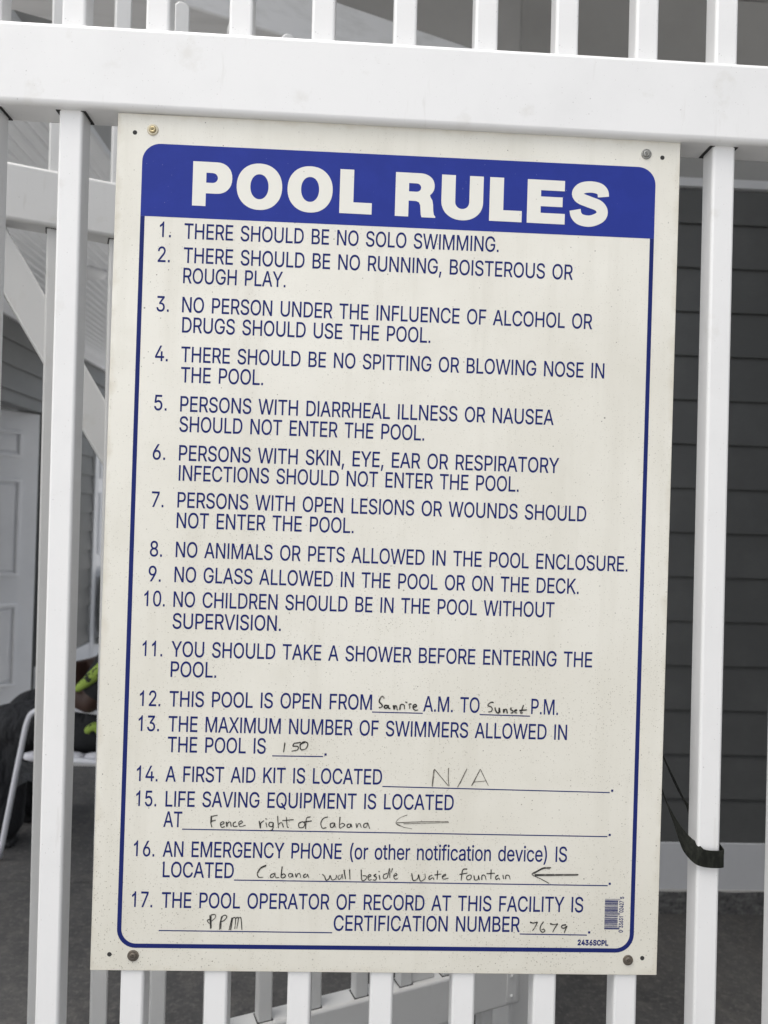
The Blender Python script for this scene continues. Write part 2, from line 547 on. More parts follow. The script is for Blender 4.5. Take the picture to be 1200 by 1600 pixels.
lathe(bm, [(0.0, 0.0), (0.028, 0.0), (0.028, 0.006), (0.011, 0.008), (0.011, 0.03), (0.026, 0.04), (0.028, 0.055), (0.018, 0.066), (0, 0.068)], M2 @ Matrix.Translation((0.74, 0, 0.95)) @ Matrix.Rotation(math.radians(90), 4, 'X'))
h = obj("handle", bm, STEEL, smooth=True); h.parent = d2

# porch ceiling: ribbed white vinyl on the left, plain grey on the right, a moulding between
bm = bmesh.new()
XM = -0.985
w, y0c, y1c = 0.1015, 0.60, 5.7
x = -2.68
while x < XM - 0.03:
    xb = min(x + w, XM - 0.02)
    prism(bm, [(x, y0c, ZC + 0.03), (x, y0c, ZC + 0.006), (x + 0.010, y0c, ZC), (x + 0.044, y0c, ZC), (x + 0.051, y0c, ZC + 0.006), (x + 0.058, y0c, ZC), (xb - 0.008, y0c, ZC), (xb, y0c, ZC + 0.006), (xb, y0c, ZC + 0.03)], (0, y1c - y0c, 0))
    x += w
cei = place(obj("porch_ceiling", bm, CEIL))
cei["label"] = "ribbed pale vinyl ceiling"
bm = bmesh.new()
box(bm, XM + 0.02, 0.30, 3.2, 5.2, 2.45, 3.23)
o = place(obj("porch_ceiling", bm, EAVE)); o["label"] = "plain grey ceiling of the higher bay"
part_box("bay_side_panel", EAVE, XM - 0.016, 0.66, ZC + 0.004, XM + 0.016, 2.45, 3.199, bevel=0)
bm = bmesh.new(); box(bm, XM - 0.03, 0.66, ZC - 0.012, XM + 0.03, 5.7, ZC + 0.02)
place(obj("ceiling_moulding", bm, CEIL, bevel=0.008))
GA = math.atan2(0.0733, 0.1766)         # the beam and the gate stand at about 22 degrees to the fence
MB = Matrix.Translation((-0.442, 0.864, 0)) @ Matrix.Rotation(GA, 4, 'Z')
bm = bmesh.new(); box(bm, -0.60, 0.0, 2.475, 1.32, 0.20, ZC - 0.001, MB)
place(obj("fascia_beam", bm, BEAM, bevel=0.006))
bm = bmesh.new(); box(bm, -2.7, 0.44, 2.475, -1.02, 0.62, ZC - 0.001)
place(obj("fascia_beam", bm, BEAM, bevel=0.006))
bm = bmesh.new(); box(bm, XM - 0.05, 0.26, 3.232, 5.3, 2.6, 3.36); box(bm, XM - 0.05, 0.22, 3.15, 5.32, 0.259, 3.38)
place(obj("roof", bm, ROOFM, bevel=0.004))
bm = bmesh.new(); box(bm, -2.75, 0.40, ZC + 0.033, XM - 0.052, 5.85, ZC + 0.16)
place(obj("roof", bm, ROOFM, bevel=0.004))
for px, py in ((-2.55, 0.54), (4.6, 0.85)):
    pb = bmesh.new(); box(pb, px - 0.07, py - 0.07, 0, px + 0.07, py + 0.07, ZC - 0.001)
    place(obj("porch_post", pb, TRIM, bevel=0.006))

lt = thing("ceiling_light", "round white disc light on the ribbed porch ceiling", "ceiling light", (-1.50, 3.17, ZC))
bm = bmesh.new(); lathe(bm, [(0, -0.030), (0.05, -0.028), (0.078, -0.018), (0.085, -0.008)], Matrix.Identity(4), 40)
obj("lens", bm, LENS, lt, smooth=True)
bm = bmesh.new(); lathe(bm, [(0.086, -0.010), (0.094, -0.010), (0.097, 0.0), (0.0, 0.0)], Matrix.Identity(4), 40)
obj("trim_ring", bm, TRIM, lt, smooth=True)

# rounded louvred grille on the wall by the closed door
gr = thing("wall_grille", "rounded grey frame around a pale ribbed grille, low beside the closed white door", "grille", (XW + 0.05, 5.39, 0.28))
def rrect(y0, z0, y1, z1, r, n=8):
    out = []
    for cy, cz, a0 in ((y1 - r, z1 - r, 0), (y0 + r, z1 - r, 90), (y0 + r, z0 + r, 180), (y1 - r, z0 + r, 270)):
        for k in range(n + 1):
            a = math.radians(a0 + 90 * k / n)
            out.append((cy + r * math.cos(a), cz + r * math.sin(a)))
    return out
bm = bmesh.new()
pts = rrect(0, 0, 0.42, 0.53, 0.10)
tube(bm, [(0.03, y, z) for y, z in pts] + [(0.03, pts[0][0], pts[0][1])], 0.020, 10, False)
obj("frame", bm, GRILLE, gr, smooth=True)
bm = bmesh.new(); prism(bm, [(-0.015, y, z) for y, z in rrect(0.008, 0.008, 0.412, 0.522, 0.095)], (0.03, 0, 0))
obj("back_plate", bm, GRILLE, gr)
for k in range(24):
    z = 0.035 + k * 0.0195
    ins = 0.03 + max(0, 0.09 - min(z - 0.02, 0.51 - z)) * 0.6
    bm = bmesh.new(); box(bm, 0.018, ins, z, 0.034, 0.42 - ins, z + 0.012)
    obj("rib", bm, GRILLEW, gr)
for y in (0.05, 0.30):
    bm = bmesh.new(); box(bm, -0.045, y, -0.075, 0.02, y + 0.07, -0.022)
    obj("bracket", bm, GRILLE, gr, bevel=0.008)

# ================================================================ front fence
FL, RS = -0.0062, 0.0057          # the pickets lean a hair, the rails drop a hair
fence = thing("picket_fence", "white vinyl picket fence with a broad top rail carrying the pool rules sign", "fence", (0, 0, 0))


def picket_mesh(name, top, mat):
    s, c = 0.0254, 0.007
    bm = bmesh.new()
    pts = [(-s / 2, 0, 0), (s / 2, 0, 0), (s / 2, 0, top - c), (s / 2 - c, 0, top), (-s / 2 + c, 0, top), (-s / 2, 0, top - c)]
    prism(bm, pts, (0, s, 0))
    o = obj(name, bm, mat, bevel=0.003, segs=3)
    return o


proto = picket_mesh("picket", 2.13, WHITE)
NP = 23
for k in range(-8, NP - 8):
    o = proto if k == -8 else proto.copy()
    if k != -8: link(o)
    o.parent = fence
    o.location = (-0.3579 + 0.0127 + 0.0889 * k, 0.002, 0.045)
    o.rotation_euler = (0, FL, 0)


def slot_set(rail_o, spots, hx, hy):
    """the dark punched openings a picket passes through, one part each, under (or on) its rail"""
    first = None
    for p in spots:
        if first is None:
            bm = bmesh.new(); box(bm, -hx, -hy, -0.0008, hx, hy, 0.0008)
            first = o = obj("picket_slot", bm, SLOT, rail_o)
        else:
            o = link(first.copy(), rail_o)
        o.location = p


for (za, zb) in ((1.771, 1.8585), (0.381, 0.468), (0.085, 0.172)):
    bm = bmesh.new()
    box(bm, -1.16, -0.008, 0, 1.33, 0.035, zb - za)
    o = obj("rail", bm, WHITE, fence, bevel=0.0055, segs=4)
    o.location = (0, 0, za)
    o.rotation_euler = (0, RS, 0)
    if za > 1:
        slot_set(o, [(-0.3579 + 0.0127 + 0.0889 * k + FL * za, 0.0157, 0.0) for k in range(-8, NP - 8)], 0.0158, 0.0135)
for x in (-1.215, 1.385):
    bm = bmesh.new(); box(bm, x - 0.05, -0.036, 0, x + 0.05, 0.064, 2.02)
    lathe(bm, [(0.085, 2.022), (0.085, 2.04), (0.0, 2.09)], Matrix.Translation((x, 0.014, 0)) @ Matrix.Rotation(math.radians(45), 4, 'Z'), 4)
    obj("post", bm, WHITE, fence, bevel=0.005)

# ================================================================ gate behind it
tdir = Vector((0.929, 0.370, 0)).normalized()
GO = Vector((-0.5767, 0.3199, 0))
MG = Matrix.Translation(GO) @ Matrix.Rotation(math.atan2(tdir.y, tdir.x), 4, 'Z')
gate = thing("picket_gate", "white picket gate with a diagonal brace, swung back behind the fence", "gate", GO, (0, 0, math.atan2(tdir.y, tdir.x)))
gt = [0.058 + 0.0903 * k for k in range(-4, 10)]
proto = picket_mesh("picket", 2.128, GATE_SHADED)
for k, t in enumerate(gt):
    o = proto if k == 0 else proto.copy()
    if k: link(o)
    o.parent = gate
    o.location = (t + 0.0127 + 0.0134, 0.0085, 0.055)
    o.rotation_euler = (0, -0.0077, 0)
for (za, zb) in ((1.7757, 1.8627), (0.3807, 0.4677), (0.085, 0.172)):
    bm = bmesh.new(); box(bm, -0.36, 0, 0, 0.965, 0.043, zb - za)
    o = obj("rail", bm, GATE_SHADED, gate, bevel=0.0055, segs=4); o.location = (0, 0, za)
    if za > 0.3:
        top = za < 1
        slot_set(o, [(t + 0.0127 - 0.0077 * ((zb if top else za) - 1.75), 0.0212, zb - za if top else 0.0) for t in gt], 0.0142, 0.0142)
bm = bmesh.new()
prism(bm, [(-0.063, 0.012, 1.7757), (-0.002, 0.012, 1.7757), (0.777, 0.012, 0.4677), (0.716, 0.012, 0.4677)], (0, 0.025, 0))
obj("brace", bm, GATE_SHADED, gate, bevel=0.003)
for z in (1.7757, 0.3807):
    bm = bmesh.new(); box(bm, 0.955, 0.006, z + 0.006, 0.9645, 0.056, z + 0.081)
    obj("bracket", bm, GATE_SHADED, gate, bevel=0.001)
    bm = bmesh.new(); box(bm, 0.930, -0.0035, z + 0.010, 0.954, -0.0005, z + 0.076)
    for q in (0.022, 0.062): lathe(bm, [(0.0035, 0), (0.0035, 0.002), (0, 0.003)], Matrix.Translation((0.942, -0.0035, z + q)) @ Matrix.Rotation(math.radians(90), 4, 'X'), 10)
    obj("bracket_plate", bm, GATE_SHADED, gate, bevel=0.001)
gp = thing("gate_post", "square white post at the far end of the picket gate", "post", MG @ Vector((0.965, 0.035, 0)), (0, 0, math.atan2(tdir.y, tdir.x)))
bm = bmesh.new(); box(bm, 0, 0, 0, 0.10, 0.10, 1.96)
obj("shaft", bm, GATE_SHADED, gp, bevel=0.006)
bm = bmesh.new(); lathe(bm, [(0.082, 1.962), (0.082, 1.98), (0.0, 2.03)], Matrix.Translation((0.05, 0.05, 0)) @ Matrix.Rotation(math.radians(45), 4, 'Z'), 4)
obj("cap", bm, GATE_SHADED, gp)

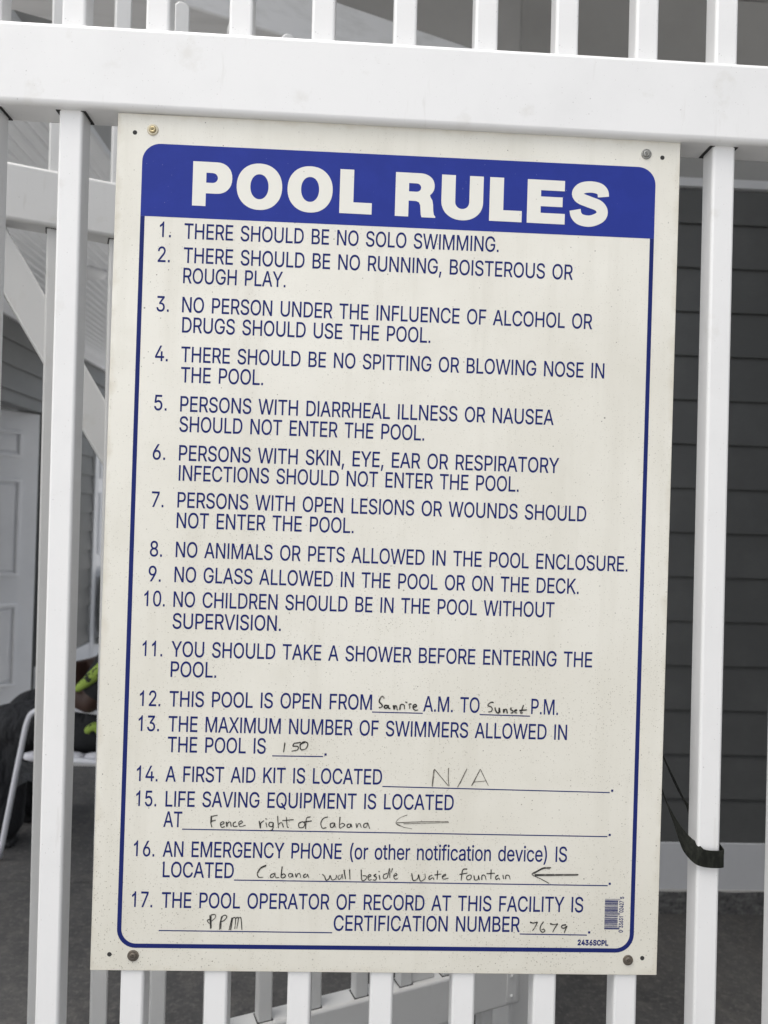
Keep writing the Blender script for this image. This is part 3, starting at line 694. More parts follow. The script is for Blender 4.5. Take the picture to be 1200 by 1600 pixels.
# ---------------------------------------------------------------- printed matter: letter outlines, where each line stands (mm), pen strokes (mm)
GLYPHS = {'A':[943,[32,0,396,1000,543,1000,910,0,777,0,564,595,519,732,456,940,482,940,418,729,374,595,167,0],[216,279,216,391,727,391,727,279]],'B':[897,[118,0,118,1000,474,1000,524,998,569,991,610,980,646,964,678,945,706,923,730,897,749,869,763,838,774,805,780,771,783,735,781,704,777,677,770,652,760,629,748,609,734,591,718,576,700,562,681,550,661,540,640,531,619,524,619,515,643,512,667,506,690,496,714,483,736,466,756,447,775,425,791,399,804,371,814,340,820,305,821,268,819,231,813,196,802,163,787,131,767,102,742,77,712,54,677,35,637,20,592,9,541,2,485,0],[245,112,481,112,535,115,581,123,619,137,648,157,670,180,686,207,696,236,699,268,697,293,692,317,684,340,673,361,659,381,642,399,623,415,601,429,576,440,549,447,520,452,488,454,245,454],[245,561,468,561,495,562,520,566,544,573,566,582,587,594,605,608,621,624,635,642,646,662,654,683,659,707,660,732,658,763,649,793,635,819,614,843,588,863,556,877,517,885,472,888,245,888]],'C':[1003,[526,-13,463,-10,403,2,347,22,295,49,248,83,205,125,168,172,137,227,112,287,94,352,83,423,79,499,83,576,94,647,112,713,137,773,168,827,205,875,248,916,295,951,347,978,403,998,463,1010,526,1013,563,1012,599,1008,635,1001,669,991,702,979,733,964,762,946,790,926,816,904,840,879,861,852,880,822,897,791,910,758,921,722,930,685,803,685,796,710,788,733,777,755,765,776,752,794,737,812,720,828,702,842,683,855,663,866,642,875,620,883,597,888,574,893,550,895,526,896,481,893,438,884,398,870,361,850,326,824,296,793,269,757,246,715,227,669,214,617,206,561,203,499,206,438,214,382,227,331,246,284,269,243,296,207,327,176,361,150,399,130,439,116,481,107,526,104,550,105,574,107,597,112,620,118,642,125,663,135,683,146,702,158,720,173,737,188,752,206,765,225,777,245,788,267,796,291,803,315,930,315,922,278,911,243,897,210,881,178,862,149,840,122,817,97,791,74,763,54,734,37,702,22,669,9,635,-1,600,-8,563,-12]],'D':[987,[430,0,189,0,189,112,422,112,481,115,534,124,582,138,625,159,663,185,695,216,723,252,745,293,762,339,775,389,782,443,785,502,782,560,775,614,762,663,745,709,723,749,696,785,665,816,628,842,587,862,541,876,490,885,434,888,183,888,183,1000,443,1000,513,996,579,985,638,966,693,940,742,907,785,868,821,821,852,769,876,710,894,646,904,577,907,502,904,427,893,357,876,292,852,233,821,180,783,134,739,94,689,60,633,34,571,15,504,4],[245,1000,245,0,118,0,118,1000]],'E':[823,[118,0,118,1000,732,1000,732,888,245,888,245,562,699,562,699,450,245,450,245,112,738,112,738,0]],'F':[806,[118,0,118,1000,726,1000,726,888,245,888,245,547,681,547,681,435,245,435,245,0]],'G':[1023,[528,-13,463,-10,403,2,346,22,294,49,246,84,204,125,167,173,136,227,111,287,93,353,83,423,79,499,83,576,93,647,111,713,136,773,167,827,203,875,245,916,293,951,344,978,400,998,458,1010,521,1013,560,1012,597,1008,634,1000,669,990,703,977,735,961,765,943,793,922,819,899,842,874,864,847,883,818,899,788,913,755,924,721,932,685,802,685,794,709,784,732,773,753,761,773,748,791,733,809,717,825,700,839,682,852,662,864,642,873,620,882,597,888,573,892,548,895,521,896,478,893,436,884,397,870,360,850,326,824,295,793,269,757,246,715,227,669,214,617,206,561,203,499,206,438,214,382,227,331,246,285,269,243,296,207,327,176,362,150,400,130,440,116,483,107,528,104,569,106,608,113,644,124,678,140,708,160,735,183,759,211,779,242,795,277,806,314,813,355,815,398,854,391,556,391,556,503,940,503,940,393,936,334,926,278,910,226,886,179,857,135,823,97,784,65,740,37,692,15,641,-1,586,-10]],'H':[1016,[118,0,118,1000,245,1000,245,568,771,568,771,1000,898,1000,898,0,771,0,771,456,245,456,245,0]],'I':[372,[122,0,250,0,250,1000,122,1000]],'K':[917,[205,286,205,425,273,513,343,596,416,677,715,1000,881,1000,454,542,448,543],[118,0,118,1000,245,1000,245,657,244,442,245,380,245,0],[732,0,369,509,448,608,882,0]],'L':[772,[118,0,118,1000,245,1000,245,112,710,112,710,0]],'M':[1235,[118,0,118,1000,298,1000,545,368,565,312,588,241,612,165,632,96,604,96,625,162,649,238,672,311,693,368,936,1000,1116,1000,1116,0,991,0,991,572,992,643,993,725,995,812,997,899,1008,899,978,805,947,713,919,633,896,572,672,0,562,0,335,572,313,631,285,710,254,801,220,899,234,899,236,818,238,731,239,646,240,572,240,0]],'N':[1029,[118,0,118,1000,268,1000,674,359,713,296,762,210,813,108,796,105,788,213,785,309,784,383,784,1000,911,1000,911,0,760,0,397,570,349,650,291,749,211,889,234,892,240,754,244,645,246,572,246,0]],'O':[1048,[525,-13,462,-10,403,2,348,22,296,49,248,83,206,125,169,172,137,227,112,287,94,352,83,423,79,499,83,576,94,647,112,713,137,773,169,827,206,875,248,916,296,951,348,978,403,998,462,1010,525,1013,587,1010,647,998,702,978,754,951,802,916,844,875,880,827,912,773,937,713,955,647,966,576,969,499,966,423,955,352,937,287,912,227,880,172,844,125,802,83,754,49,702,22,647,2,587,-10],[525,104,568,107,610,115,649,130,687,149,721,175,752,205,779,242,803,283,821,330,835,382,843,438,846,499,843,561,835,618,821,670,803,717,779,758,752,795,721,825,687,851,649,870,610,885,568,893,525,896,481,893,439,885,400,870,362,850,328,825,297,794,270,758,246,716,228,669,214,618,206,561,203,499,206,438,214,382,228,330,246,284,270,242,297,206,328,175,362,150,400,130,439,115,481,107]],'P':[874,[118,0,118,1000,462,1000,518,997,568,990,613,976,653,958,689,935,719,909,745,879,766,845,782,808,794,769,801,727,803,683,801,640,794,598,782,559,766,522,745,488,719,457,689,430,653,407,613,389,568,376,518,368,462,365,215,365,215,477,457,477,494,478,528,483,558,492,584,503,606,518,626,535,642,555,655,577,665,601,672,627,676,654,677,683,676,712,672,740,665,765,655,789,642,811,626,831,606,848,584,862,557,874,527,882,494,887,456,889,245,889,245,0]],'Q':[1048,[482,313,615,313,726,166,754,128,921,-94,788,-94,679,52,651,90],[525,-13,462,-10,403,2,348,22,296,49,248,83,206,125,169,172,137,227,112,287,94,352,83,423,79,499,83,576,94,647,112,713,137,773,169,827,206,875,248,916,296,951,348,978,403,998,462,1010,525,1013,587,1010,647,998,702,978,754,951,802,916,844,875,880,827,912,773,937,713,955,647,966,576,969,499,966,423,955,352,937,287,912,227,880,172,844,125,802,83,754,49,702,22,647,2,587,-10],[525,104,568,107,610,115,649,130,687,149,721,175,752,205,779,242,803,283,821,330,835,382,843,438,846,499,843,561,835,618,821,670,803,717,779,758,752,795,721,825,687,851,649,870,610,885,568,893,525,896,481,893,439,885,400,870,362,850,328,825,297,794,270,758,246,716,228,669,214,618,206,561,203,499,206,438,214,382,228,330,246,284,270,242,297,206,328,175,362,150,400,130,439,115,481,107]],'R':[883,[118,0,118,1000,464,1000,519,998,569,990,614,978,655,960,690,939,721,913,746,884,767,851,784,815,795,777,802,736,805,692,802,648,795,607,784,569,767,534,746,501,721,473,690,448,654,427,614,410,569,398,519,391,464,389,189,389,189,501,459,501,496,503,530,507,559,514,585,524,608,537,627,553,643,570,656,591,666,613,673,637,677,664,679,692,677,721,673,748,666,773,656,796,643,816,627,835,608,851,585,864,559,875,529,882,495,887,458,889,245,889,245,0],[694,0,452,450,595,450,841,0]],'S':[878,[440,-17,387,-15,338,-9,293,3,251,18,213,38,179,61,150,88,126,118,105,152,90,188,80,227,75,268,205,268,209,241,217,216,228,193,243,172,260,155,280,139,302,126,327,115,354,107,381,101,410,98,440,97,473,98,504,102,534,109,562,118,588,131,610,145,630,162,648,181,661,201,671,224,677,248,679,274,678,297,673,317,664,335,653,352,638,366,622,379,603,391,582,402,481,437,361,470,303,489,251,512,207,538,169,568,140,603,119,641,106,684,102,732,105,773,113,811,127,847,147,880,172,910,201,936,234,959,270,979,311,994,353,1005,399,1011,446,1013,495,1011,540,1005,582,994,621,978,657,959,689,936,717,911,741,882,761,850,775,817,784,781,788,743,663,743,656,778,642,810,621,837,594,860,562,878,526,891,486,899,442,901,411,900,382,896,354,889,329,880,306,869,285,855,268,840,253,822,241,803,233,783,228,761,226,738,228,714,234,692,244,673,257,656,274,641,292,627,312,616,333,606,417,577,519,549,612,518,637,508,660,496,683,482,705,467,726,450,744,432,761,411,776,388,787,363,796,336,801,305,803,272,800,233,792,195,779,159,760,125,736,94,707,66,674,42,636,21,593,4,546,-8,495,-15]],'T':[882,[62,888,62,1000,819,1000,819,888,505,888,505,0,379,0,379,888]],'U':[1017,[509,-16,452,-13,398,-5,349,10,303,30,261,55,225,85,193,119,166,157,145,199,130,243,121,290,118,340,118,1000,244,1000,244,350,246,315,252,282,262,251,277,222,294,195,315,172,340,151,368,134,399,119,433,109,469,103,509,101,549,103,585,109,619,119,650,134,678,151,702,172,723,195,740,222,754,251,764,282,770,315,772,350,772,1000,899,1000,899,340,896,290,887,243,871,199,850,157,824,119,792,85,756,55,714,30,669,10,619,-5,566,-13]],'V':[943,[401,0,32,1000,166,1000,378,405,423,270,487,60,461,60,525,271,569,405,776,1000,910,1000,546,0]],'W':[1349,[305,0,32,1000,162,1000,321,385,345,286,367,184,387,78,372,78,393,184,415,286,440,385,602,1000,746,1000,907,385,933,286,956,184,977,78,960,78,981,184,1003,286,1028,385,1186,1000,1316,1000,1042,0,895,0,723,635,691,769,660,934,687,934,658,776,625,635,453,0]],'X':[932,[36,0,427,559,427,464,58,1000,205,1000,350,787,401,710,439,647,479,574,456,574,495,646,534,710,587,787,734,1000,877,1000,509,470,509,564,896,0,750,0,574,254,528,324,491,384,453,454,481,454,443,386,405,326,357,254,180,0]],'Y':[928,[400,0,400,409,32,1000,179,1000,378,677,437,574,491,453,440,453,494,576,551,677,749,1000,895,1000,527,409,527,0]],'0':[891,[446,-13,392,-10,342,2,297,21,255,47,218,81,186,122,158,169,135,223,117,283,104,349,97,421,94,499,97,577,104,649,118,716,136,776,159,830,187,878,219,918,256,952,298,979,343,998,392,1010,446,1013,499,1010,548,998,594,979,635,952,672,918,704,878,732,830,755,776,773,716,786,649,794,577,797,499,794,421,786,349,773,283,755,223,732,169,705,122,673,81,636,47,594,21,549,2,499,-10],[446,97,481,100,513,109,543,124,570,145,595,171,616,203,634,240,649,283,661,330,669,382,674,438,676,499,674,561,669,618,661,670,649,717,634,760,616,797,595,829,570,855,543,876,513,891,481,900,446,903,410,900,377,891,348,876,320,855,296,829,275,797,257,760,242,717,230,670,222,618,216,561,215,499,216,438,222,382,230,330,242,283,257,240,275,203,296,171,320,145,348,124,377,109,410,100]],'1':[891,[520,0,520,1003,440,1003,400,930,320,850,180,770,180,655,280,695,395,775,395,0]],'2':[891,[126,0,126,93,460,450,555,555,572,578,587,600,600,621,611,642,619,663,625,685,628,707,630,730,628,756,623,780,616,802,605,823,591,841,575,857,557,871,537,883,515,892,491,898,466,902,440,903,411,902,385,897,361,890,339,880,318,866,301,851,286,833,273,813,263,790,255,766,251,740,250,711,129,711,131,755,139,796,152,834,169,869,192,902,218,930,248,955,281,976,318,992,357,1004,398,1011,442,1013,486,1011,527,1004,565,992,601,976,634,956,663,932,688,905,710,875,727,842,739,808,747,771,749,732,748,705,744,677,738,651,729,624,717,598,702,569,683,540,660,508,634,475,602,437,566,397,525,353,300,119,300,111,765,111,765,0]],'3':[891,[428,-13,383,-11,341,-5,300,5,261,19,224,37,192,59,163,84,138,113,117,145,102,180,91,218,86,259,215,259,219,234,226,211,236,190,249,171,264,154,282,139,302,127,325,116,349,108,374,103,401,99,430,98,460,99,488,103,515,110,541,119,564,131,585,146,603,163,618,183,631,205,640,229,645,256,647,285,645,312,641,337,632,362,621,386,606,407,588,427,566,444,540,459,510,471,476,480,438,485,395,487,308,487,308,588,566,881,566,889,137,889,137,1000,732,1000,732,905,415,547,415,568,469,570,518,567,564,558,606,542,644,522,677,498,705,469,729,437,748,402,762,365,770,326,772,285,770,242,761,202,748,165,728,130,704,98,676,70,643,45,607,24,567,8,523,-4,477,-11]],'4':[891,[78,207,78,311,485,1000,611,1000,213,326,213,319,812,319,812,207],[554,0,554,238,554,287,554,624,674,624,674,0]],'5':[891,[435,-13,391,-11,350,-5,312,6,275,22,242,41,212,64,186,89,163,118,144,150,130,183,122,219,117,256,240,256,244,234,250,213,259,193,271,175,286,158,302,143,320,130,341,118,362,110,385,103,410,99,435,98,464,100,492,105,518,114,543,127,565,142,585,160,603,181,617,205,629,231,638,258,643,288,644,319,643,350,637,380,629,408,616,435,601,459,583,480,563,499,540,515,515,528,488,537,459,542,428,544,403,543,378,540,354,535,329,528,306,518,285,508,267,496,252,483,132,497,189,1000,720,1000,720,889,296,889,263,593,268,593,285,606,305,619,326,629,349,639,373,646,399,651,424,655,451,656,485,654,517,649,548,642,578,631,606,617,632,601,656,582,678,561,698,537,716,511,732,484,745,454,755,423,763,390,767,356,768,321,766,274,758,229,744,188,725,149,702,113,674,81,642,54,607,30,568,11,526,-3,482,-11]],'6':[891,[445,-13,400,-11,357,-3,317,10,280,29,245,52,215,79,189,111,166,146,148,185,135,227,127,271,125,318,127,355,133,392,143,430,157,470,176,512,201,560,232,612,270,669,496,1000,633,1000,297,513,286,513,324,565,385,603,402,610,421,614,441,617,462,617,506,615,547,608,585,596,621,579,653,558,681,533,706,504,727,471,743,435,755,396,762,354,764,309,762,263,754,221,741,180,723,143,700,108,674,78,643,51,609,28,572,10,532,-3,490,-11],[445,95,473,97,500,102,525,111,548,123,569,138,587,156,604,176,618,199,629,224,637,251,642,279,644,309,642,339,637,368,629,395,618,419,604,442,587,462,569,479,548,494,525,506,500,515,473,520,445,521,417,520,390,515,365,506,342,495,320,480,302,463,285,443,271,420,260,396,252,370,247,341,246,311,247,281,252,252,260,225,271,200,285,177,302,156,320,138,342,123,365,111,390,102,417,97]],'7':[891,[191,0,636,881,636,889,122,889,122,1000,768,1000,768,882,324,0]],'8':[891,[445,-13,396,-11,350,-4,307,7,266,22,230,42,198,65,170,92,146,121,127,154,113,189,105,226,102,266,104,297,108,327,117,356,128,384,142,409,158,433,177,455,199,474,222,490,246,504,273,513,300,520,300,525,265,537,234,554,206,577,182,605,163,637,149,672,141,709,138,748,141,785,148,820,161,853,178,884,199,913,225,938,254,960,287,979,322,994,361,1005,402,1011,445,1013,488,1011,528,1005,566,994,602,979,634,960,663,938,689,913,710,884,728,853,740,820,748,785,750,748,748,709,739,672,726,638,706,605,683,577,655,554,625,537,591,525,591,520,617,513,643,504,667,490,690,474,711,455,730,433,747,409,761,384,773,356,781,327,786,297,788,266,785,226,777,189,763,154,744,121,720,92,692,65,659,42,623,22,583,7,540,-4,494,-11],[445,97,477,98,507,102,534,109,560,118,583,130,603,145,620,161,635,180,647,201,655,223,660,247,662,272,660,300,655,325,646,349,634,371,618,391,600,409,579,425,556,438,531,449,504,456,475,461,445,462,414,461,385,456,358,449,333,438,309,425,289,409,270,391,255,371,243,349,234,325,229,300,227,272,229,247,233,223,242,201,253,180,268,161,285,145,306,130,329,118,354,109,382,102,413,98],[445,569,471,570,495,574,518,581,539,590,558,602,576,616,591,632,604,650,614,670,622,691,626,714,628,738,626,763,622,785,615,806,605,826,592,843,577,859,560,872,541,884,519,893,496,899,471,903,445,904,418,903,393,899,370,893,349,884,329,872,312,859,297,843,284,826,274,806,267,785,263,763,261,738,263,714,267,691,274,670,284,650,297,632,312,616,330,602,349,590,371,581,394,574,419,570]],'9':[891,[444,1013,490,1011,532,1003,572,990,610,971,644,948,674,921,701,889,723,854,741,815,754,773,762,729,764,682,762,645,756,608,746,570,733,530,714,488,688,440,657,388,619,331,394,0,256,0,593,487,604,487,565,435,505,397,487,390,468,386,449,383,428,383,384,385,343,392,305,404,269,421,237,442,209,467,184,496,163,529,146,565,134,604,127,646,125,691,127,737,135,780,148,820,166,858,189,892,216,922,246,949,280,972,318,990,357,1003,400,1011],[444,905,417,903,390,898,366,889,342,877,321,862,302,844,286,824,272,801,261,776,253,749,248,721,246,691,248,661,253,632,261,606,272,581,286,558,302,538,321,521,342,506,366,494,390,485,417,480,444,479,473,480,499,485,524,494,548,505,569,520,588,537,604,557,618,580,629,605,637,631,642,659,644,689,642,719,637,748,629,775,618,800,604,823,588,844,569,862,548,877,525,889,500,898,473,903]],'.':[369,[118,0,250,0,250,132,118,132]],',':[369,[74,-235,133,140,269,140,166,-235]],'(':[537,[175,406,177,462,181,519,188,577,198,636,210,696,224,754,240,811,259,867,279,921,300,971,323,1017,347,1060,464,1060,439,1007,416,953,395,898,375,842,357,785,342,728,329,672,317,616,309,561,302,508,299,456,297,406,298,361,302,316,307,271,315,225,325,179,338,131,353,82,370,32,390,-20,412,-74,436,-130,464,-189,347,-189,307,-116,273,-42,243,32,219,107,200,183,186,258,178,332]],')':[537,[73,-189,101,-129,127,-72,149,-17,169,35,186,86,201,135,213,182,222,229,230,274,235,318,239,362,240,406,238,456,235,508,228,561,219,616,208,672,195,728,180,785,162,842,143,898,121,953,98,1007,73,1060,190,1060,214,1017,237,971,258,921,279,867,297,811,313,754,327,696,340,636,349,576,356,518,360,461,362,406,359,331,351,256,337,180,317,105,293,30,263,-44,229,-117,190,-189]],'a':[765,[314,-17,280,-15,247,-10,215,-2,186,10,158,25,134,42,112,63,94,88,79,115,68,144,62,177,60,212,61,243,66,270,74,295,85,316,99,335,114,352,132,367,152,380,174,390,197,400,221,408,246,414,350,432,459,446,521,462,542,501,542,505,541,527,537,547,532,566,524,583,514,598,502,612,488,623,471,633,453,641,432,646,409,649,385,650,359,649,335,646,313,641,293,634,231,591,197,538,81,572,95,605,112,633,132,658,154,680,179,699,205,715,232,728,261,738,291,746,321,751,351,755,381,756,470,746,494,740,517,731,540,721,562,708,583,693,602,675,618,654,634,630,646,602,655,570,660,534,662,494,662,0,544,0,544,102,536,102,495,48,480,35,464,23,444,12,423,2,400,-6,374,-12,345,-16],[335,89,367,91,397,96,424,104,448,115,470,129,488,145,504,163,518,183,528,204,536,226,540,248,542,271,542,373,510,358,455,346,394,337,345,330,264,312,246,304,230,296,216,286,203,274,193,260,186,244,182,226,181,206,182,188,185,171,192,156,200,142,211,130,224,119,239,110,255,103,273,97,292,93,313,90]],'c':[778,[407,-16,358,-13,312,-4,269,11,230,32,193,59,161,90,134,126,110,167,91,212,78,261,70,313,67,368,70,425,78,478,91,527,110,572,134,613,161,649,193,681,230,707,269,729,312,744,358,753,407,756,435,755,461,752,486,748,511,741,535,733,558,724,579,712,600,700,619,685,637,669,653,652,668,633,681,613,693,591,703,568,711,544,595,515,571,568,531,611,476,639,407,648,372,646,340,639,311,627,285,610,263,589,243,565,227,538,213,508,203,475,195,441,191,406,189,368,191,332,195,297,203,263,213,231,227,201,243,174,263,150,285,130,311,113,340,101,372,94,407,91,477,101,532,130,573,174,598,230,713,201,705,177,696,153,684,131,671,110,656,91,639,73,621,57,602,42,581,29,559,17,537,7,512,-1,487,-8,461,-12,435,-15]],'d':[834,[384,-16,339,-13,296,-4,256,11,219,32,185,58,155,89,129,125,107,166,90,212,77,261,70,314,67,371,70,428,77,481,90,530,108,575,130,616,156,652,186,683,220,709,257,729,297,744,339,753,385,756,418,754,448,750,474,743,497,733,518,721,536,708,551,694,565,680,602,628,611,628,611,1000,731,1000,731,0,615,0,615,115,603,115,564,61,550,47,534,33,516,20,496,7,473,-3,446,-10,417,-15],[402,92,435,94,465,101,492,112,517,128,539,147,559,170,575,196,589,226,599,259,607,294,611,332,613,372,611,412,607,450,599,485,589,517,576,546,559,572,540,594,518,613,493,629,465,640,435,646,402,648,368,646,337,639,309,628,284,612,262,592,243,569,226,543,213,513,203,481,195,447,191,411,189,372,191,334,195,297,203,262,213,229,227,199,243,172,263,149,285,129,310,113,338,101,369,94]],'e':[794,[417,-16,364,-13,316,-4,271,11,230,32,193,59,161,90,133,126,109,167,91,212,78,260,70,312,67,367,70,423,78,475,91,524,109,569,132,611,159,647,190,679,226,706,266,728,308,743,354,753,403,756,434,754,464,751,493,744,522,735,551,723,578,709,603,691,628,670,650,646,670,619,687,588,702,554,714,516,723,475,728,430,730,381,730,333,147,333,147,434,664,434,609,397,607,433,603,467,596,498,585,528,572,555,556,578,538,599,516,617,492,631,465,641,436,647,403,649,371,647,341,641,313,630,288,616,265,598,245,578,228,555,214,530,203,503,195,474,190,445,189,415,189,349,190,309,196,273,205,239,217,209,233,182,251,158,273,138,297,121,324,108,353,98,384,92,417,91,439,91,460,94,480,98,499,104,516,111,532,120,547,131,561,143,573,157,584,172,593,189,601,207,717,179,707,151,694,124,678,100,659,77,637,57,612,38,585,22,555,9,524,-2,490,-10,454,-15]],'f':[499,[448,746,448,643,13,643,13,746],[158,0,158,848,160,879,166,907,175,932,188,955,204,975,222,993,243,1008,266,1020,290,1029,316,1036,342,1040,368,1042,437,1036,477,1024,447,921,422,928,383,932,357,930,336,925,318,916,303,904,292,889,285,870,280,848,279,823,279,0]],'h':[806,[223,446,223,0,103,0,103,1000,223,1000,223,565,201,565,220,613,243,653,269,686,299,712,332,731,368,745,406,753,447,756,484,754,518,748,550,738,580,724,607,707,631,685,652,660,670,631,684,597,694,560,700,518,702,472,702,0,582,0,582,462,579,504,571,540,556,572,537,598,512,620,483,635,450,644,413,647,387,646,362,641,338,634,316,624,296,611,278,595,262,577,248,556,237,532,230,506,225,477]],'i':[328,[103,0,103,746,223,746,223,0],[164,870,148,872,133,876,119,883,106,894,95,906,87,919,83,934,81,950,83,966,87,981,95,994,106,1006,119,1017,133,1024,148,1028,164,1030,181,1028,197,1024,211,1017,224,1006,235,994,242,981,247,966,248,950,247,934,242,919,235,906,224,894,211,883,197,876,181,872]],'n':[805,[223,446,223,0,103,0,103,746,219,746,220,565,201,565,220,613,243,653,269,686,299,712,332,731,368,745,406,753,447,756,484,754,518,748,550,738,580,724,607,707,631,685,652,660,669,631,684,597,694,560,700,518,702,472,702,0,582,0,582,462,579,504,571,540,556,572,537,598,512,620,483,635,450,644,413,647,387,646,362,641,338,634,316,624,296,611,278,595,262,577,248,556,237,532,230,506,225,477]],'o':[816,[407,-16,358,-13,312,-4,269,11,230,32,193,59,161,90,134,126,110,167,91,212,78,261,70,313,67,368,70,425,78,478,91,527,110,572,134,613,161,649,193,681,230,707,269,729,312,744,358,753,407,756,457,753,504,744,547,729,587,707,623,681,655,649,683,613,706,572,725,527,738,478,746,425,749,368,746,313,738,261,725,212,706,167,683,126,655,90,623,59,587,32,547,11,504,-4,457,-13],[407,91,443,94,476,101,505,113,531,130,554,150,574,174,590,201,604,231,614,263,622,297,626,332,628,368,626,405,622,441,614,475,604,507,590,538,574,565,554,589,531,610,505,627,476,639,443,646,407,648,372,646,340,639,311,627,285,610,263,589,243,565,227,538,213,508,203,475,195,441,191,406,189,368,191,332,195,297,203,263,213,231,227,201,243,174,263,150,285,130,311,113,340,101,372,94]],'t':[447,[401,746,401,643,13,643,13,746],[128,926,248,926,248,192,249,169,253,150,259,133,267,120,279,111,294,104,313,99,335,98,364,100,397,105,419,3,377,-5,331,-8,285,-5,245,4,210,20,181,42,158,69,141,102,131,140,128,183]],'r':[509,[103,0,103,746,219,746,219,631,227,631,239,658,255,682,276,703,300,722,327,737,355,748,386,754,419,756,451,756,479,754,479,634,452,638,407,640,381,639,357,635,334,628,313,618,293,606,276,592,260,576,247,557,237,537,229,515,225,491,223,466,223,0]],'v':[765,[319,0,34,746,166,746,325,305,367,171,404,41,362,41,399,171,440,305,599,746,730,746,445,0]],' ':[400]}
RULE_LINES = [
    (1, '1.', -257.28, 782.89, -245.27, 782.95),
    (2, '2.', -258.45, 756.08, -245.56, 756.15),
    (3, '3.', -258.09, 703.07, -244.94, 703.12),
    (4, '4.', -257.93, 650.02, -244.38, 650.06),
    (5, '5.', -257.11, 597.31, -243.83, 597.31),
    (6, '6.', -257.03, 544.61, -243.69, 544.58),
    (7, '7.', -256.47, 494.01, -243.88, 493.93),
    (8, '8.', -256.59, 441.17, -243.73, 441.07),
    (9, '9.', -257.28, 414.51, -244.22, 414.4),
    (10, '10.', -260.95, 387.99, -239.11, 388.09),
    (11, '11.', -261.05, 334.77, -240.09, 334.8),
    (12, '12.', -262.23, 281.56, -240.4, 281.56),
    (13, '13.', -262.71, 254.97, -240.9, 254.95),
    (14, '14.', -262.8, 201.65, -240.73, 201.57),
    (15, '15.', -262.62, 175.11, -241.22, 174.99),
    (16, '16.', -263.32, 121.84, -241.52, 121.68),
    (17, '17.', -263.58, 67.86, -242.0, 67.65),
    (1, 'THERE SHOULD BE NO SOLO SWIMMING.', -231.19, 782.2, 107.86, 782.61),
    (2, 'THERE SHOULD BE NO RUNNING, BOISTEROUS OR', -231.04, 756.37, 190.24, 755.69),
    (2, 'ROUGH PLAY.', -230.8, 734.4, -121.56, 734.6),
    (3, 'NO PERSON UNDER THE INFLUENCE OF ALCOHOL OR', -230.96, 703.22, 213.21, 702.73),
    (3, 'DRUGS SHOULD USE THE POOL.', -230.26, 681.55, 36.47, 680.79),
    (4, 'THERE SHOULD BE NO SPITTING OR BLOWING NOSE IN', -230.33, 649.98, 228.02, 649.4),
    (4, 'THE POOL.', -229.89, 628.05, -142.18, 628.3),
    (5, 'PERSONS WITH DIARRHEAL ILLNESS OR NAUSEA', -229.57, 596.93, 173.85, 596.6),
    (5, 'SHOULD NOT ENTER THE POOL.', -229.76, 575.26, 33.06, 574.77),
    (6, 'PERSONS WITH SKIN, EYE, EAR OR RESPIRATORY', -229.24, 544.45, 181.26, 544.3),
    (6, 'INFECTIONS SHOULD NOT ENTER THE POOL.', -228.75, 522.96, 137.65, 522.67),
    (7, 'PERSONS WITH OPEN LESIONS OR WOUNDS SHOULD', -229.18, 494.18, 212.68, 492.68),
    (7, 'NOT ENTER THE POOL.', -229.36, 472.28, -40.2, 472.29),
    (8, 'NO ANIMALS OR PETS ALLOWED IN THE POOL ENCLOSURE.', -229.3, 441.08, 259.92, 439.37),
    (9, 'NO GLASS ALLOWED IN THE POOL OR ON THE DECK.', -229.8, 414.39, 206.79, 413.46),
    (10, 'NO CHILDREN SHOULD BE IN THE POOL WITHOUT', -230.03, 387.92, 180.83, 387.2),
    (10, 'SUPERVISION.', -230.23, 364.68, -114.89, 365.08),
    (11, 'YOU SHOULD TAKE A SHOWER BEFORE ENTERING THE', -230.62, 334.82, 223.96, 333.94),
    (11, 'POOL.', -230.6, 313.24, -182.15, 313.4),
    (12, 'THIS POOL IS OPEN FROM', -230.93, 281.56, -14.5, 282.61),
    (12, 'A.M. TO', 40.87, 282.21, 102.09, 281.86),
    (12, 'P.M.', 158.51, 281.96, 188.0, 281.41),
    (13, 'THE MAXIMUM NUMBER OF SWIMMERS ALLOWED IN', -231.15, 254.94, 198.65, 254.51),
    (13, 'THE POOL IS', -231.19, 232.91, -126.92, 233.23),
    (14, 'A FIRST AID KIT IS LOCATED', -232.41, 201.52, -1.17, 202.47),
    (15, 'LIFE SAVING EQUIPMENT IS LOCATED', -231.55, 174.95, 77.24, 176.23),
    (15, 'AT', -233.08, 153.33, -213.25, 153.24),
    (16, 'AN EMERGENCY PHONE (or other notification device) IS', -232.73, 121.6, 202.6, 122.06),
    (16, 'LOCATED', -232.03, 99.82, -156.76, 99.68),
    (17, 'THE POOL OPERATOR OF RECORD AT THIS FACILITY IS', -232.13, 67.36, 222.02, 67.74),
    (17, 'CERTIFICATION NUMBER', -48.39, 44.87, 153.23, 45.68),
]
BLANK_LINES = [(12, -14.21, 280.2, 40.59, 279.99), (12, 102.49, 279.93, 157.39, 279.37), (13, -119.81, 230.97, -65.43, 231.33), (14, -0.55, 200.34, 247.61, 198.09), (15, -213.05, 151.06, 246.34, 150.17), (16, -156.35, 97.63, 248.28, 96.91), (17, -234.25, 42.98, -49.7, 42.59), (17, 153.3, 43.4, 226.97, 43.01)]
FULL_STOPS = [(13, -62.75, 233.51), (14, 250.23, 200.29), (15, 248.9, 152.09), (16, 250.47, 99.02), (17, 229.35, 45.95)]
